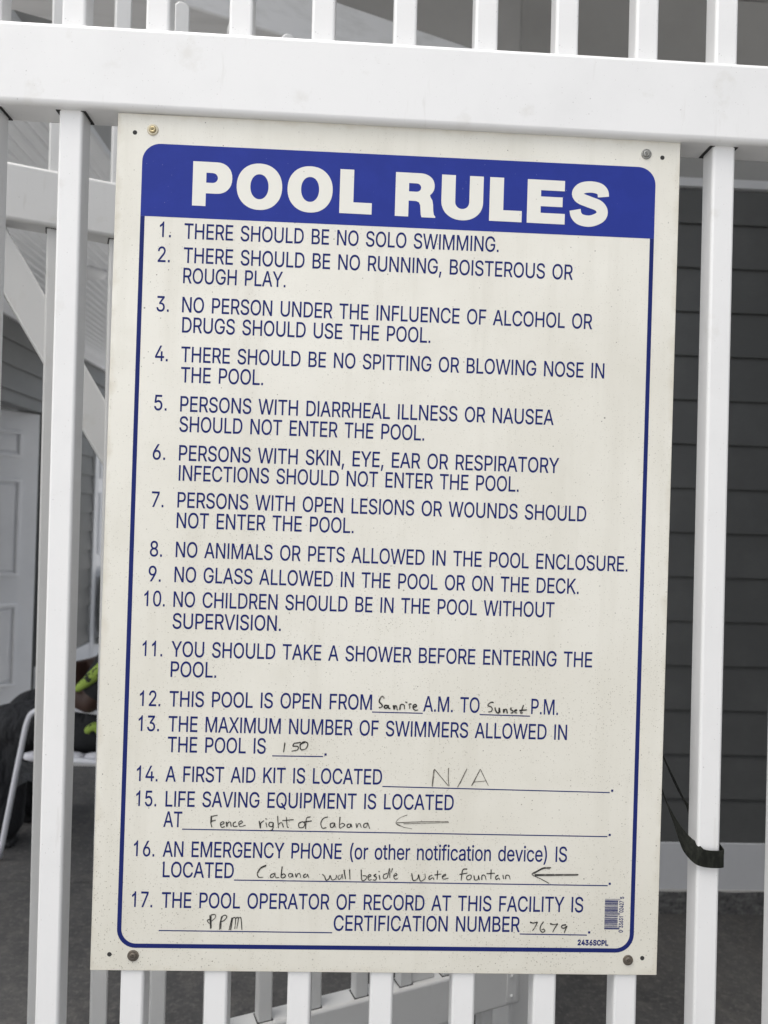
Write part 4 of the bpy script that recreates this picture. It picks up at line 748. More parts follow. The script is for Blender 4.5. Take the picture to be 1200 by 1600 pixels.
TITLE = [('P', -223.97, 818.03, -181.91, 817.78), ('O', -176.99, 817.75, -128.36, 817.46), ('O', -122.59, 817.42, -74.07, 817.13), ('L', -66.34, 817.08, -31.43, 816.87), ('R', -6.27, 816.72, 37.67, 816.45), ('U', 43.8, 816.42, 89.34, 816.14), ('L', 96.34, 816.1, 131.97, 815.88), ('E', 137.59, 815.85, 179.28, 815.6), ('S', 184.07, 815.57, 227.91, 815.31)]
HANDWRITING = {
    'Sunrise': [[(-1.3,295.07),(-3.67,297.32),(-5.9,294.97),(-6.71,291.28),(-4.34,289.03),(-3.35,286.75),(-5.6,285.05),(-6.99,285.57)],[(2.44,287.34),(-0.15,287.74),(-1.19,285.7),(0.41,284.54),(2.49,285.78),(3.07,287.81),(3.43,285.06),(5.49,284.19)],[(8.59,288.12),(9.65,283.82),(10.01,287.04),(11.85,287.08),(12.69,283.88),(13.63,283.26)],[(15.66,283.49),(16.0,287.17),(16.42,288.56),(18.25,289.25),(20.31,288.19),(20.72,284.06)],[(21.49,291.9),(23.55,291.02)],[(27.93,289.74),(25.63,289.41),(26.46,286.48),(25.76,285.09)],[(30.34,286.38),(33.54,287.56),(32.56,289.38),(30.28,288.41),(29.92,285.17),(32.75,283.12),(35.51,283.73)]],
    'Sunset': [[(117.05,293.07),(114.99,293.67),(111.79,291.57),(111.38,289.71),(114.68,288.39),(115.96,286.11),(114.83,283.59),(111.59,282.97)],[(118.88,288.02),(119.73,284.81),(121.38,282.53),(123.24,282.57),(123.55,287.66),(124.45,282.6)],[(128.25,286.38),(128.55,282.68),(129.66,285.95),(131.52,285.99),(132.58,281.85)],[(136.58,288.41),(136.18,286.09),(138.56,284.75),(138.43,282.9),(136.3,282.39)],[(140.44,284.33),(142.74,285.3),(142.24,286.22),(140.41,285.25),(140.94,282.95),(143.29,282.54)],[(150.02,291.48),(148.31,286.35),(147.02,282.62),(149.34,283.13)],[(145.54,285.36),(153.92,286.19)]],
    '150': [[(-106.63,245.34),(-107.89,235.32)],[(-89.59,245.94),(-96.65,245.01)],[(-96.65,245.01),(-97.87,242.09),(-92.61,241.67),(-93.02,237.98),(-99.01,236.55)],[(-84.87,246.3),(-90.04,243.56),(-89.09,238.32),(-83.88,239.74),(-82.2,245.04),(-86.73,246.79),(-90.81,243.02)]],
    'N/A': [[(53.51,201.11),(55.12,220.17)],[(53.04,202.2),(54.27,219.28)],[(55.12,220.17),(70.62,202.51)],[(56.03,219.31),(70.17,202.94)],[(70.47,221.77),(70.35,211.26),(71.51,202.09)],[(90.32,221.26),(81.62,202.71),(80.56,201.59)],[(89.91,219.94),(83.32,204.93)],[(95.94,202.96),(104.88,221.1)],[(97.01,204.08),(104.27,219.55)],[(104.88,221.1),(114.26,203.29)],[(98.25,206.95),(112.33,208.52)]],
    'arrow A': [[(27.25,170.29),(19.03,166.67),(15.26,161.15),(21.51,157.54),(32.97,155.32)],[(15.91,161.6),(43.26,163.13),(71.8,163.81)],[(23.6,160.63),(71.84,162.72)],[(15.94,160.51),(24.82,156.5)],[(71.8,163.81),(72.07,162.5)]],
    'fence': [[(-182.66,165.54),(-182.78,158.71),(-181.42,153.61)],[(-182.14,165.2),(-182.27,158.71)],[(-182.98,165.19),(-175.89,166.5)],[(-182.48,160.08),(-177.77,161.35)],[(-172.17,156.31),(-168.83,158.08),(-169.73,159.77),(-172.56,158.02),(-171.24,153.77),(-167.87,154.68)],[(-166.33,159.82),(-165.66,154.71),(-164.59,158.66),(-162.07,159.38),(-161.07,154.78)],[(-156.13,159.99),(-158.97,158.23),(-158.18,154.83),(-154.28,155.4)],[(-152.63,157.14),(-149.3,159.24),(-150.54,160.93),(-153.2,158.84),(-151.71,154.93),(-145.79,156.22)],[(-131.46,161.24),(-129.86,153.57),(-129.68,158.71),(-126.36,161.67)],[(-124.25,159.65),(-123.06,154.53)],[(-124.89,163.92),(-123.51,163.25)],[(-116.91,159.77),(-120.32,159.71),(-120.73,156.28),(-117.29,155.48),(-116.4,159.77),(-116.69,152.92),(-120.04,150.82)],[(-112.0,166.7),(-110.74,153.87)],[(-110.7,157.81),(-107.52,159.92),(-105.3,154.81)],[(-102.58,165.99),(-101.4,155.73),(-99.66,154.9)],[(-106.73,161.99),(-94.79,163.21)],[(-85.31,161.13),(-89.02,159.36),(-88.54,155.08),(-84.27,155.15),(-82.67,158.95),(-85.31,161.13),(-88.34,159.54)],[(-76.91,166.41),(-80.65,165.5),(-81.52,160.34),(-81.64,153.48)],[(-84.44,160.63),(-75.4,162.15)],[(-58.39,166.72),(-63.14,164.92),(-65.55,159.74),(-63.67,154.62),(-59.4,155.2)],[(-51.84,160.47),(-55.24,159.39),(-54.61,155.62),(-51.72,156.52),(-50.98,160.49),(-49.97,155.69)],[(-45.17,166.93),(-45.33,155.77),(-42.25,156.16),(-39.74,158.43),(-42.37,160.11),(-44.91,158.87)],[(-34.62,159.72),(-37.16,158.47),(-36.74,155.9),(-34.0,156.29),(-33.42,159.74),(-31.92,155.98)],[(-27.76,160.34),(-26.75,155.72),(-25.49,159.52),(-23.44,159.9),(-21.93,155.8)],[(-15.2,161.06),(-19.12,159.62),(-19.02,156.19),(-16.11,157.09),(-15.2,161.06),(-12.94,154.91)]],
    'cabana': [[(-122.35,114.05),(-127.84,111.58),(-131.64,105.94),(-129.9,101.18),(-125.13,101.24)],[(-122.8,113.25),(-128.13,110.46),(-131.0,105.63)],[(-114.11,105.38),(-117.24,103.74),(-117.15,100.87),(-114.01,102.19),(-113.02,106.2),(-111.9,101.1),(-108.4,101.15)],[(-105.26,113.01),(-105.87,107.09),(-106.01,101.34),(-103.29,101.06),(-101.44,103.16),(-103.42,105.05),(-105.77,103.74)],[(-94.64,105.17),(-97.36,105.45),(-98.25,103.2),(-96.92,101.46),(-94.72,102.61),(-94.33,105.49),(-93.24,101.35)],[(-90.99,105.7),(-90.06,101.71),(-88.58,105.25),(-86.18,105.28),(-85.26,101.46)],[(-79.79,105.37),(-82.14,103.74),(-81.59,101.51),(-78.91,102.66),(-78.18,105.07),(-76.46,101.1)],[(-62.19,105.29),(-59.71,102.92),(-57.99,98.95),(-54.84,100.59),(-53.83,104.12),(-51.59,99.35),(-47.63,100.69),(-46.95,104.7)],[(-42.94,104.75),(-45.3,103.12),(-44.4,99.93),(-42.04,101.56),(-41.05,105.58),(-39.92,100.47)],[(-39.11,110.41),(-37.2,100.5)],[(-33.18,110.82),(-32.37,100.09)],[(-20.65,110.67),(-19.5,99.46),(-15.51,100.31),(-14.8,103.53),(-18.85,104.28)],[(-12.69,102.76),(-10.0,104.08),(-11.17,105.67),(-13.2,103.55),(-11.95,99.56),(-9.08,100.4)],[(-4.43,106.08),(-6.79,104.44),(-3.99,102.55),(-5.03,99.65),(-7.78,99.94)],[(-1.18,105.32),(-0.21,100.04)],[(-1.79,109.32),(-0.8,108.7)],[(7.62,107.05),(3.65,105.39),(4.09,101.38),(7.75,103.03),(9.86,112.7),(10.51,102.27)],[(13.1,112.42),(11.61,108.22)],[(14.97,103.93),(18.14,105.58),(16.81,107.17),(14.62,104.73),(15.86,101.21),(19.07,101.58)],[(33.93,107.69),(35.74,99.9),(40.58,101.92),(41.43,106.42),(43.61,99.42),(48.43,102.03),(48.27,107.3)],[(56.17,106.04),(52.89,104.04),(53.37,101.12),(56.85,103.12),(58.3,100.79)],[(61.91,111.0),(61.62,101.23)],[(58.72,106.07),(65.97,107.15)],[(67.06,103.64),(70.91,106.24),(69.32,106.8),(67.04,104.23),(68.69,101.71),(73.97,102.96)],[(93.95,113.01),(89.44,112.36),(88.24,106.47),(87.82,100.6)],[(85.66,107.03),(94.09,108.51)],[(96.51,106.59),(93.62,104.59),(94.7,101.28),(98.21,102.69),(98.5,106.03),(96.51,106.59)],[(101.46,106.07),(102.59,101.38),(106.12,102.21),(106.39,106.13),(107.52,101.45)],[(110.09,101.48),(110.34,106.19),(113.3,106.23),(114.83,101.54)],[(120.02,112.78),(119.94,102.4)],[(115.22,108.21),(124.09,108.92)],[(128.1,107.02),(125.2,105.02),(125.88,102.08),(128.6,103.69),(129.85,101.75)],[(133.05,107.08),(133.78,102.58)],[(136.15,102.61),(136.43,106.54),(139.6,106.58),(141.11,102.29)]],
    'arrow B': [[(185.35,115.66),(177.41,115.54),(169.58,111.51),(164.72,108.1),(173.79,103.71),(183.88,98.54)],[(184.4,114.46),(176.46,114.16),(166.1,108.51)],[(167.71,107.95),(215.42,108.79)],[(167.74,106.77),(214.46,107.6)],[(215.42,108.79),(214.66,107.6)],[(221.35,103.95),(222.34,104.16)]],
    'PPM': [[(-180.63,59.79),(-179.66,45.32)],[(-179.43,59.47),(-178.83,46.18)],[(-179.62,60.15),(-175.06,60.71),(-174.95,57.3),(-179.06,53.33)],[(-180.49,55.53),(-183.18,54.65),(-182.08,52.28),(-180.69,51.27)],[(-167.68,58.24),(-169.67,51.39),(-169.96,44.57)],[(-168.66,57.2),(-168.63,45.44)],[(-168.68,57.89),(-164.85,60.32),(-162.58,58.3),(-165.52,54.51),(-168.03,53.46)],[(-157.12,57.51),(-159.76,44.34)],[(-156.42,57.0),(-158.06,44.36)],[(-156.76,57.0),(-153.36,57.21),(-153.68,45.6)],[(-153.69,56.69),(-150.31,57.59),(-151.65,46.13)],[(-150.63,56.73),(-147.59,57.45),(-146.17,44.83)]],
    '7679': [[(164.1,56.65),(167.28,55.53)],[(164.35,56.07),(167.86,55.54),(172.27,56.63)],[(172.27,56.63),(169.75,51.17),(166.95,47.1)],[(178.91,57.05),(176.11,52.97),(175.32,48.35),(178.08,45.72),(180.72,47.25),(179.15,48.97),(176.84,48.36)],[(186.1,55.16),(190.34,53.94)],[(186.35,54.59),(190.68,54.18),(194.52,55.14)],[(194.52,55.14),(191.39,50.26),(189.18,45.84)],[(203.56,54.09),(199.49,53.23),(198.97,50.92),(201.91,50.37),(204.77,52.72),(203.14,48.65),(202.06,45.52)]],
}

# ================================================================ pool rules sign
SZ = 0.858
sign = thing("pool_rules_sign", "cream plastic POOL RULES sign with blue header, numbered rules and handwriting, screwed to the fence", "sign", (0, 0, SZ))


def area2(c): return sum(c[i][0] * c[(i + 1) % len(c)][1] - c[(i + 1) % len(c)][0] * c[i][1] for i in range(len(c)))


def fill(loops, odd=False):
    vs, es = [], []
    for l in loops:
        b, n = len(vs), len(l)
        vs += [Vector((p[0], p[1])) for p in l]
        es += [(b + i, b + (i + 1) % n) for i in range(n)]
    ov, oe, of, *_ = delaunay_2d_cdt(vs, es, [], 0, 1e-5)
    keep = []
    for t in of:
        a, b, c = (ov[i] for i in t)
        x, y = (a.x + b.x + c.x) / 3, (a.y + b.y + c.y) / 3
        wn_ = 0
        for l in loops:
            for i in range(len(l)):
                (x0, y0), (x1, y1) = l[i][:2], l[(i + 1) % len(l)][:2]
                if (y0 > y) != (y1 > y) and x < (x1 - x0) * (y - y0) / (y1 - y0) + x0: wn_ += 1 if y1 > y0 else -1
        if (wn_ % 2) if odd else wn_:
            ar = (b.x - a.x) * (c.y - a.y) - (b.y - a.y) * (c.x - a.x)
            if abs(ar) > 1e-9: keep.append(tuple(t) if ar > 0 else tuple(t)[::-1])
    return [(v.x, v.y) for v in ov], keep


def fatten(c, d):
    """move an outline outwards (holes inwards) by d"""
    out, n = [], len(c)
    for i in range(n):
        p, q, r = Vector(c[i - 1]), Vector(c[i]), Vector(c[(i + 1) % n])
        a, b = (q - p), (r - q)
        if a.length < 1e-6 or b.length < 1e-6: out.append(tuple(q)); continue
        a.normalize(); b.normalize()
        na, nb = Vector((a.y, -a.x)), Vector((b.y, -b.x))
        m = na + nb
        if m.length < 0.3: out.append(tuple(q + na * d)); continue
        m.normalize()
        out.append(tuple(q + m * (d / max(0.45, m.dot(na)))))
    return out


GCACHE = {}


class Flat:
    """printed shapes lying on the sign, in mm from the middle of its bottom edge"""
    def __init__(s, lift): s.v, s.f, s.lift, s.k = [], [], lift, 0

    def shape(s, loops, odd=False, move=None):
        """fill closed outlines; overlapping outlines merge (odd=True: inner outlines are holes)"""
        vs, fs = fill(loops, odd)
        b = len(s.v)
        y = -(s.lift + (s.k % 5) * 0.00002)
        s.k += 1
        for p in vs:
            if move: p = move(p)
            s.v.append((p[0] / 1000, y, p[1] / 1000))
        s.f += [tuple(b + i for i in t) for t in fs]

    def poly(s, outer, holes=()): s.shape([outer] + list(holes), True)

    def stroke(s, pts, w, w1=None):
        n = len(pts)
        w1 = w if w1 is None else w1
        L, R = [], []
        for i, p in enumerate(pts):
            a, b = pts[max(i - 1, 0)], pts[min(i + 1, n - 1)]
            d = Vector((b[0] - a[0], b[1] - a[1]))
            d = d.normalized() if d.length > 1e-9 else Vector((1, 0))
            h = (w + (w1 - w) * i / max(n - 1, 1)) / 2
            L.append((p[0] - d.y * h, p[1] + d.x * h)); R.append((p[0] + d.y * h, p[1] - d.x * h))
        b = len(s.v)
        y = -(s.lift + (s.k % 7) * 0.00002)
        s.k += 1
        s.v += [(q[0] / 1000, y, q[1] / 1000) for q in L + R]
        for i in range(n - 1): s.f.append((b + n + i, b + n + i + 1, b + i + 1, b + i))

    def build(s, name, mat, parent): return flat_obj(name, s.v, s.f, mat, parent)


def glyph(ch, bold=0):
    """filled letter shape in units of a thousandth of the cap height"""
    if (ch, bold) not in GCACHE:
        cs = [list(zip(c[0::2], c[1::2])) for c in GLYPHS[ch][1:]]
        if cs:
            big = max(cs, key=lambda c: abs(area2(c)))
            d = bold if area2(big) > 0 else -bold
            cs = [fatten(c, d) for c in cs]
        GCACHE[ch, bold] = fill(cs) if cs else None
    return GCACHE[ch, bold]


def text(fl, t, x0, z0, x1, z1, cap, bold=13, track=-22):
    pen, lo, hi, put = 0, None, None, []
    for ch in t:
        g = glyph(ch, bold)
        if g:
            put.append((pen, g))
            a = min(p[0] for p in g[0]) + pen; b = max(p[0] for p in g[0]) + pen
            lo = a if lo is None else min(lo, a); hi = b if hi is None else max(hi, b)
        pen += GLYPHS[ch][0] + (140 if ch == ' ' else track)
    d = Vector((x1 - x0, z1 - z0)); sx = d.length / (hi - lo); d.normalize()
    k = cap / 1000
    for pen, (vs, fs) in put:
        b = len(fl.v)
        for p in vs:
            u = (p[0] + pen - lo) * sx
            fl.v.append(((x0 + d.x * u + 0.004 * p[1] * k) / 1000, -fl.lift, (z0 + d.y * u + p[1] * k) / 1000))
        fl.f += [tuple(b + i for i in f) for f in fs]


bm = bmesh.new()
box(bm, -0.3053, 0.0, 0.0, 0.3053, 0.0018, 0.9140)
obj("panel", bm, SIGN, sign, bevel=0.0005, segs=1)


def rr(x0, z0, x1, z1, r, corners="1111", n=10):
    out = []
    for i, (cx, cz, a0, sx, sz) in enumerate(((x1, z1, 0, -1, -1), (x0, z1, 90, 1, -1), (x0, z0, 180, 1, 1), (x1, z0, 270, -1, 1))):
        if corners[i] == "0": out.append((cx, cz)); continue
        for k in range(n + 1):
            a = math.radians(a0 + 90 * k / n)
            out.append((cx + sx * r + r * math.cos(a), cz + sz * r + r * math.sin(a)))
    return out


BX0, BX1, BZ0, BZ1, HZ = -278.2, 278.7, 24.3, 882.6, 804.5
fl = Flat(0.00010)
fl.poly(rr(BX0, HZ, BX1, BZ1, 19.5, "1100"))
fl.build("header_band", BLUE, sign)
fl = Flat(0.00010)
N = 10
o_, i_ = rr(BX0, BZ0, BX1, HZ - 0.05, 20, "0011", N), rr(BX0 + 4.6, BZ0 + 4.6, BX1 - 4.6, HZ - 0.05, 15.6, "0011", N)
fl.poly([o_[1]] + o_[2:] + [o_[0], i_[0]] + i_[2:][::-1] + [i_[1]])
fl.build("border_line", TEXTBLUE, sign)


def arc(cx, cy, rx, ry, a0, a1, n=14, e=2.0):
    out = []
    for k in range(n + 1):
        a = math.radians(a0 + (a1 - a0) * k / n)
        c, s_ = math.cos(a), math.sin(a)
        out.append((cx + rx * math.copysign(abs(c) ** (2 / e), c), cy + ry * math.copysign(abs(s_) ** (2 / e), s_)))
    return out


BIG = {
    'P': ([(0, 0), (0, 1000), (540, 1000)] + arc(540, 645, 354, 355, 90, -90, 16, 2.2) + [(305, 290), (305, 0)], [[(305, 755)] + [(305, 530), (450, 530)] + arc(450, 642, 118, 112, -90, 90, 10)]),
    'O': (arc(515, 500, 515, 525, 0, 355, 48, 2.15), [arc(515, 500, 206, 283, 0, 355, 40, 2.1)]),
    'L': ([(0, 0), (0, 1000), (312, 1000), (312, 258), (730, 258), (730, 0)], []),
    'R': ([(0, 0), (0, 1000), (560, 1000)] + arc(560, 722, 325, 278, 90, -48, 14, 2.15) + [(800, 462), (842, 395), (860, 300), (868, 160), (885, 70), (918, 28), (918, 0), (606, 0), (588, 60), (580, 170), (570, 270), (540, 335), (480, 362), (305, 365), (305, 0)],
          [[(305, 765), (305, 575), (480, 575)] + arc(480, 670, 100, 95, -90, 90, 10)]),
    'U': ([(0, 1000), (0, 400)] + arc(472, 400, 472, 424, 180, 360, 26, 2.1) + [(944, 1000), (632, 1000), (632, 400)] + arc(472, 400, 160, 165, 0, -180, 16, 2.1) + [(312, 1000)], []),
    'E': ([(0, 0), (0, 1000), (842, 1000), (842, 762), (308, 762), (308, 618), (800, 618), (800, 395), (308, 395), (308, 242), (858, 242), (858, 0)], []),
}
fl = Flat(0.00022)
for n_, (ch, x0, z0, x1, z1) in enumerate(TITLE):
    if n_ == 4:
        fl.build("title_word", CREAM, sign)
        fl = Flat(0.00022)
    k = 47.6 / 1000
    dx, dz = (x1 - x0), (z1 - z0)
    if ch == 'S':
        cl = [(756, 672), (738, 780), (650, 862), (455, 892), (265, 850), (175, 735), (235, 625), (440, 545), (645, 470), (735, 345), (690, 205), (480, 108), (265, 130), (160, 225), (128, 350)]
        pts = [(x0 + p.x * dx / 890, z0 + p.y * k) for p in catmull([(a_, b_, 0) for a_, b_ in cl], 5)]
        L_, R_ = [], []
        for i in range(len(pts)):
            a_, b_ = pts[max(i - 1, 0)], pts[min(i + 1, len(pts) - 1)]
            d_ = Vector((b_[0] - a_[0], b_[1] - a_[1])).normalized() * 6.2
            L_.append((pts[i][0] - d_.y, pts[i][1] + d_.x)); R_.append((pts[i][0] + d_.y, pts[i][1] - d_.x))
        fl.shape([L_ + R_[::-1]])
    else:
        ou, ho = BIG[ch]
        wch = max(p[0] for p in ou)
        tr = lambda c: [(x0 + p[0] * dx / wch, z0 + p[0] * dz / wch + p[1] * k) for p in c]
        fl.poly(tr(ou), [tr(h_) for h_ in ho])
fl.build("title_word", CREAM, sign)

CAP = 16.3
for r in range(1, 18):
    fl = Flat(0.00010)
    for ln in RULE_LINES:
        if ln[0] == r: text(fl, ln[1], *ln[2:], CAP)
    for b in BLANK_LINES:
        if b[0] == r: fl.stroke([(b[1], b[2]), (b[3], b[4])], 1.15)
    for dts in FULL_STOPS:
        if dts[0] == r: fl.poly([(dts[1] - 1.2, dts[2] - 1.2), (dts[1] + 1.2, dts[2] - 1.2), (dts[1] + 1.2, dts[2] + 1.2), (dts[1] - 1.2, dts[2] + 1.2)])
    o = fl.build("rule_lettering", TEXTBLUE, sign)
    o["label"] = "printed rule number %d" % r
fl = Flat(0.00010)
text(fl, "2436SCPL", 217.0, 32.2, 250.8, 32.0, 5.4, 80, 60)
fl.build("stock_number", TEXTBLUE, sign)
fl = Flat(0.00010)
rb = random.Random(33631)
z = 49.6
while z < 83.2:
    w_ = rb.choice((0.28, 0.28, 0.55, 0.8)); g_ = rb.choice((0.25, 0.3, 0.55))
    ends = z < 51.5 or z > 81.2 or abs(z - 66.3) < 1.2
    fl.stroke([(245.8, z), (262.6 if ends else 260.3, z)], w_)
    z += w_ + g_
def vtext(t, x, z0, z1, cap):
    pen = 0; put = []
    for ch in t: put.append((pen, glyph(ch, 45))); pen += GLYPHS[ch][0]
    s_ = (z1 - z0) / pen
    for pen, (vs, fs) in put:
        b = len(fl.v)
        fl.v += [((x - p[1] * cap / 1000) / 1000, -fl.lift, (z0 + (p[0] + pen) * s_) / 1000) for p in vs]
        fl.f += [tuple(b + i for i in f) for f in fs]
vtext("0", 266.3, 46.0, 48.9, 4.4); vtext("33631", 266.3, 51.2, 64.6, 4.4); vtext("02427", 266.3, 67.8, 80.8, 4.4); vtext("5", 266.6, 82.6, 85.4, 4.0)
fl.build("barcode", TEXTBLUE, sign)

WID = {'Sunrise': 1.05, 'Sunset': 1.05, '150': 0.85, 'N/A': 0.55, 'arrow A': 0.5, 'fence': 0.75, 'cabana': 0.75, 'arrow B': 0.6, 'PPM': 0.75, '7679': 0.85}
rw = random.Random(5)
for key, strokes in HANDWRITING.items():
    fl = Flat(0.00032)
    w_ = WID[key] * 1.6
    for st in strokes:
        pts = [(p.x, p.y) for p in catmull([(a_, b_, 0) for a_, b_ in st], 4)] if len(st) > 2 else [tuple(p) for p in st]
        fl.stroke(pts, w_ * rw.uniform(0.8, 1.15), w_ * rw.uniform(0.55, 0.95))
        if key not in ('N/A', 'arrow A', 'arrow B'):       # the pen went over it twice
            jx, jz = rw.uniform(-0.35, 0.35), rw.uniform(-0.3, 0.3)
            fl.stroke([(p[0] + jx, p[1] + jz + 0.15 * math.sin(i)) for i, p in enumerate(pts)], w_ * 0.5, w_ * 0.35)
    o = fl.build("handwriting", PENCIL if key in ('N/A', 'arrow A') else PEN, sign)
    o["label"] = "handwritten " + {'fence': 'note reading Fence right of Cabana', 'cabana': 'note reading Cabana wall beside Water fountain', 'arrow A': 'left arrow after rule 15', 'arrow B': 'left arrow after rule 16'}.get(key, key)

RX = Matrix.Rotation(math.radians(90), 4, 'X')       # local +Z towards the viewer (-Y)
for x, z, mt, lab, r_ in ((-268.0, 897.1, BRASS, "brassy screw with a pale washer", 6.0), (267.5, 897.0, STEEL, "grey steel screw", 5.6), (-260.4, 16.1, RUST, "dark rusted screw", 6.0), (272.9, 16.4, RUST, "dark rusted screw", 5.6)):
    M = Matrix.Translation((x / 1000, 0, z / 1000)) @ RX
    bm = bmesh.new()
    lathe(bm, [(0, 0.0009), (0.0014, 0.0009), (0.0017, 0.0026), (0.0030, 0.0024), (0.0038, 0.0014), (0.0038, 0.0009)], M, 28)
    for a_ in (0.4, 0.4 + math.pi / 2):
        Mr = M @ Matrix.Rotation(a_, 4, 'Z')
        box(bm, -0.0017, -0.00035, 0.0021, 0.0017, 0.00035, 0.00262, Mr)
    sc = obj("screw", bm, mt, sign, smooth=True); sc["label"] = lab
    bm = bmesh.new()
    lathe(bm, [(r_ / 1000, 0.0), (r_ / 1000, 0.0006), (r_ / 1000 - 0.0006, 0.0011), (r_ / 1000 - 0.0020, 0.0011), (0.0034, 0.0006), (0.0, 0.0006)], M, 32)
    obj("washer", bm, mt if mt is not BRASS else Mat("pale_washer", (0.55, 0.50, 0.38), 0.4, 0.3).m, sc, smooth=True)
for x, z in ((-286.8, 893.4), (285.4, 894.0), (-285.3, 17.2), (288.7, 18.6)):
    fl = Flat(0.00012)
    fl.poly(arc(x, z, 2.4, 2.4, 0, 345, 23))
    fl.build("screw_hole", SLOT, sign)

# ================================================================ webbing strap round a picket on the right
bm = bmesh.new()
W_ = 0.0185
path = [((0.272, 0.034, 1.160), (0.0, 1, 0.1)), ((0.290, 0.033, 1.122), (0.02, 1, 0.0)), ((0.304, 0.029, 1.083), (0.10, 0.98, 0.10)), ((0.3165, 0.023, 1.047), (0.16, 0.96, 0.12)),
        ((0.3275, 0.016, 1.020), (0.30, 0.90, 0.22)), ((0.3360, 0.0088, 1.0025), (0.46, 0.68, 0.46)), ((0.3420, 0.0035, 0.9945), (0.45, 0.33, 0.74)), ((0.3475, -0.0006, 0.9890), (0.22, 0.05, 0.95)), ((0.352, -0.0016, 0.9872), (0.06, 0, 1)), ((0.360, -0.0017, 0.986), (0, 0, 1)),
        ((0.3715, -0.0016, 0.986), (0, 0, 1)), ((0.3760, 0.001, 0.9865), (0, 0, 1)), ((0.3768, 0.014, 0.988), (0, 0, 1)), ((0.3745, 0.029, 0.994), (0, 0, 1)), ((0.362, 0.0335, 1.010), (0.4, 0.3, 0.8)), ((0.346, 0.036, 1.036), (0.15, 0.95, 0.1)),
        ((0.327, 0.038, 1.074), (0.16, 0.97, 0.1)), ((0.308, 0.040, 1.112), (0.16, 0.97, 0.1)), ((0.285, 0.036, 1.152), (0.1, 0.9, 0.3))]
c_ = catmull([p for p, _ in path], 5); wv = catmull([w for _, w in path], 5)
tn = [(c_[min(i + 1, len(c_) - 1)] - c_[max(i - 1, 0)]).normalized() for i in range(len(c_))]
ring = []
for p, w, t in zip(c_, wv, tn):
    w = (w - t * w.dot(t)).normalized() * (W_ / 2)
    n = t.cross(w).normalized() * 0.0006
    ring.append([bm.verts.new(q) for q in (p + w + n, p + w * 0.3 + n, p - w * 0.3 + n, p - w + n, p - w - n, p + w - n)])
for a_, b_ in zip(ring, ring[1:]):
    for k in range(6): bm.faces.new((a_[k], a_[(k + 1) % 6], b_[(k + 1) % 6], b_[k]))
bm.faces.new(ring[0]); bm.faces.new(ring[-1][::-1])
tag(obj("webbing_strap", bm, WEB), "black webbing strap looped round the picket right of the sign", "strap")
# the knot end that peeps past the sign's edge
bm = bmesh.new()
kn = catmull([(0.276, 0.040, 1.150), (0.292, 0.046, 1.128), (0.304, 0.046, 1.096), (0.304, 0.040, 1.076), (0.297, 0.036, 1.062), (0.296, 0.036, 1.036)], 5)
tube(bm, kn, [0.004 + 0.004 * math.sin(math.pi * min(1, i / 14)) for i in range(len(kn))], 8)
tag(obj("strap_end", bm, WEB, smooth=True), "loose black strap end hanging behind the sign's right edge", "strap")

# ================================================================ folding chair behind the gate
YN, YF = 2.05, 2.56
chair = thing("folding_chair", "white tubular folding chair with dark sling seat behind the gate", "chair", (-1.05, 2.30, 0))
def cpart(name, bm, mat, smooth=True, bevel=0):
    o = obj(name, bm, mat, None, smooth=smooth, bevel=bevel)
    o.parent = chair
    o.matrix_parent_inverse = Matrix.Translation(chair.location).inverted()
    return o
for y in (YN, YF):
    bm = bmesh.new()
    tube(bm, catmull([(-0.60, y, 0.535), (-0.78, y, 0.552), (-0.995, y, 0.569), (-1.10, y, 0.580), (-1.185, y, 0.583), (-1.235, y, 0.569), (-1.262, y, 0.535), (-1.285, y, 0.42), (-1.352, y, 0.012)], 8), 0.0105, 14)
    cpart("arm_and_front_leg", bm, CHAIRW)
    bm = bmesh.new(); tube(bm, [(-1.20, y - 0.022 if y == YN else y + 0.022, 0.40), (-0.93, y - 0.022 if y == YN else y + 0.022, 0.385), (-0.62, y - 0.022 if y == YN else y + 0.022, 0.012)], 0.0105, 12)
    cpart("rear_leg", bm, CHAIRW)
    bm = bmesh.new(); tube(bm, catmull([(-0.86, y, 0.37), (-0.76, y, 0.62), (-0.62, y, 1.00)], 6), 0.0105, 12)
    cpart("back_tube", bm, CHAIRW)
    for xa, xb in ((-1.27, -1.046), (-1.042, -0.86)):
        bm = bmesh.new()
        n_ = 10
        pts = [(xa + (xb - xa) * i / n_, y, 0.397) for i in range(n_ + 1)]
        tube(bm, pts, [0.0205 * (0.62 if i in (0, n_) else 0.92 if i in (1, n_ - 1) else 1) for i in range(n_ + 1)], 14)
        cpart("foam_sleeve", bm, FOAM)
for x in (-0.62,):
    bm = bmesh.new(); tube(bm, [(x, YN - .022, 0.012), (x, YF + .022, 0.012)], 0.0105, 12); cpart("foot_bar", bm, CHAIRW)
def sling(name, prof, y0, y1, sag):
    bm = bmesh.new(); rows = []
    for (x, z) in prof:
        rows.append([bm.verts.new((x, y0 + (y1 - y0) * j / 8, z - sag * math.sin(math.pi * j / 8))) for j in range(9)])
    for a_, b_ in zip(rows, rows[1:]):
        for j in range(8): bm.faces.new((a_[j], a_[j + 1], b_[j + 1], b_[j]))
    o = cpart(name, bm, FABRIC)
    m = o.modifiers.new("solidify", 'SOLIDIFY'); m.thickness = 0.004
sling("seat", [(-1.27 + 0.045 * i, 0.405) for i in range(10)], YN, YF, 0.035)
sling("backrest", [(-0.84 + 0.024 * i, 0.42 + 0.058 * i) for i in range(11)], YN, YF, 0.02)
bm = bmesh.new()
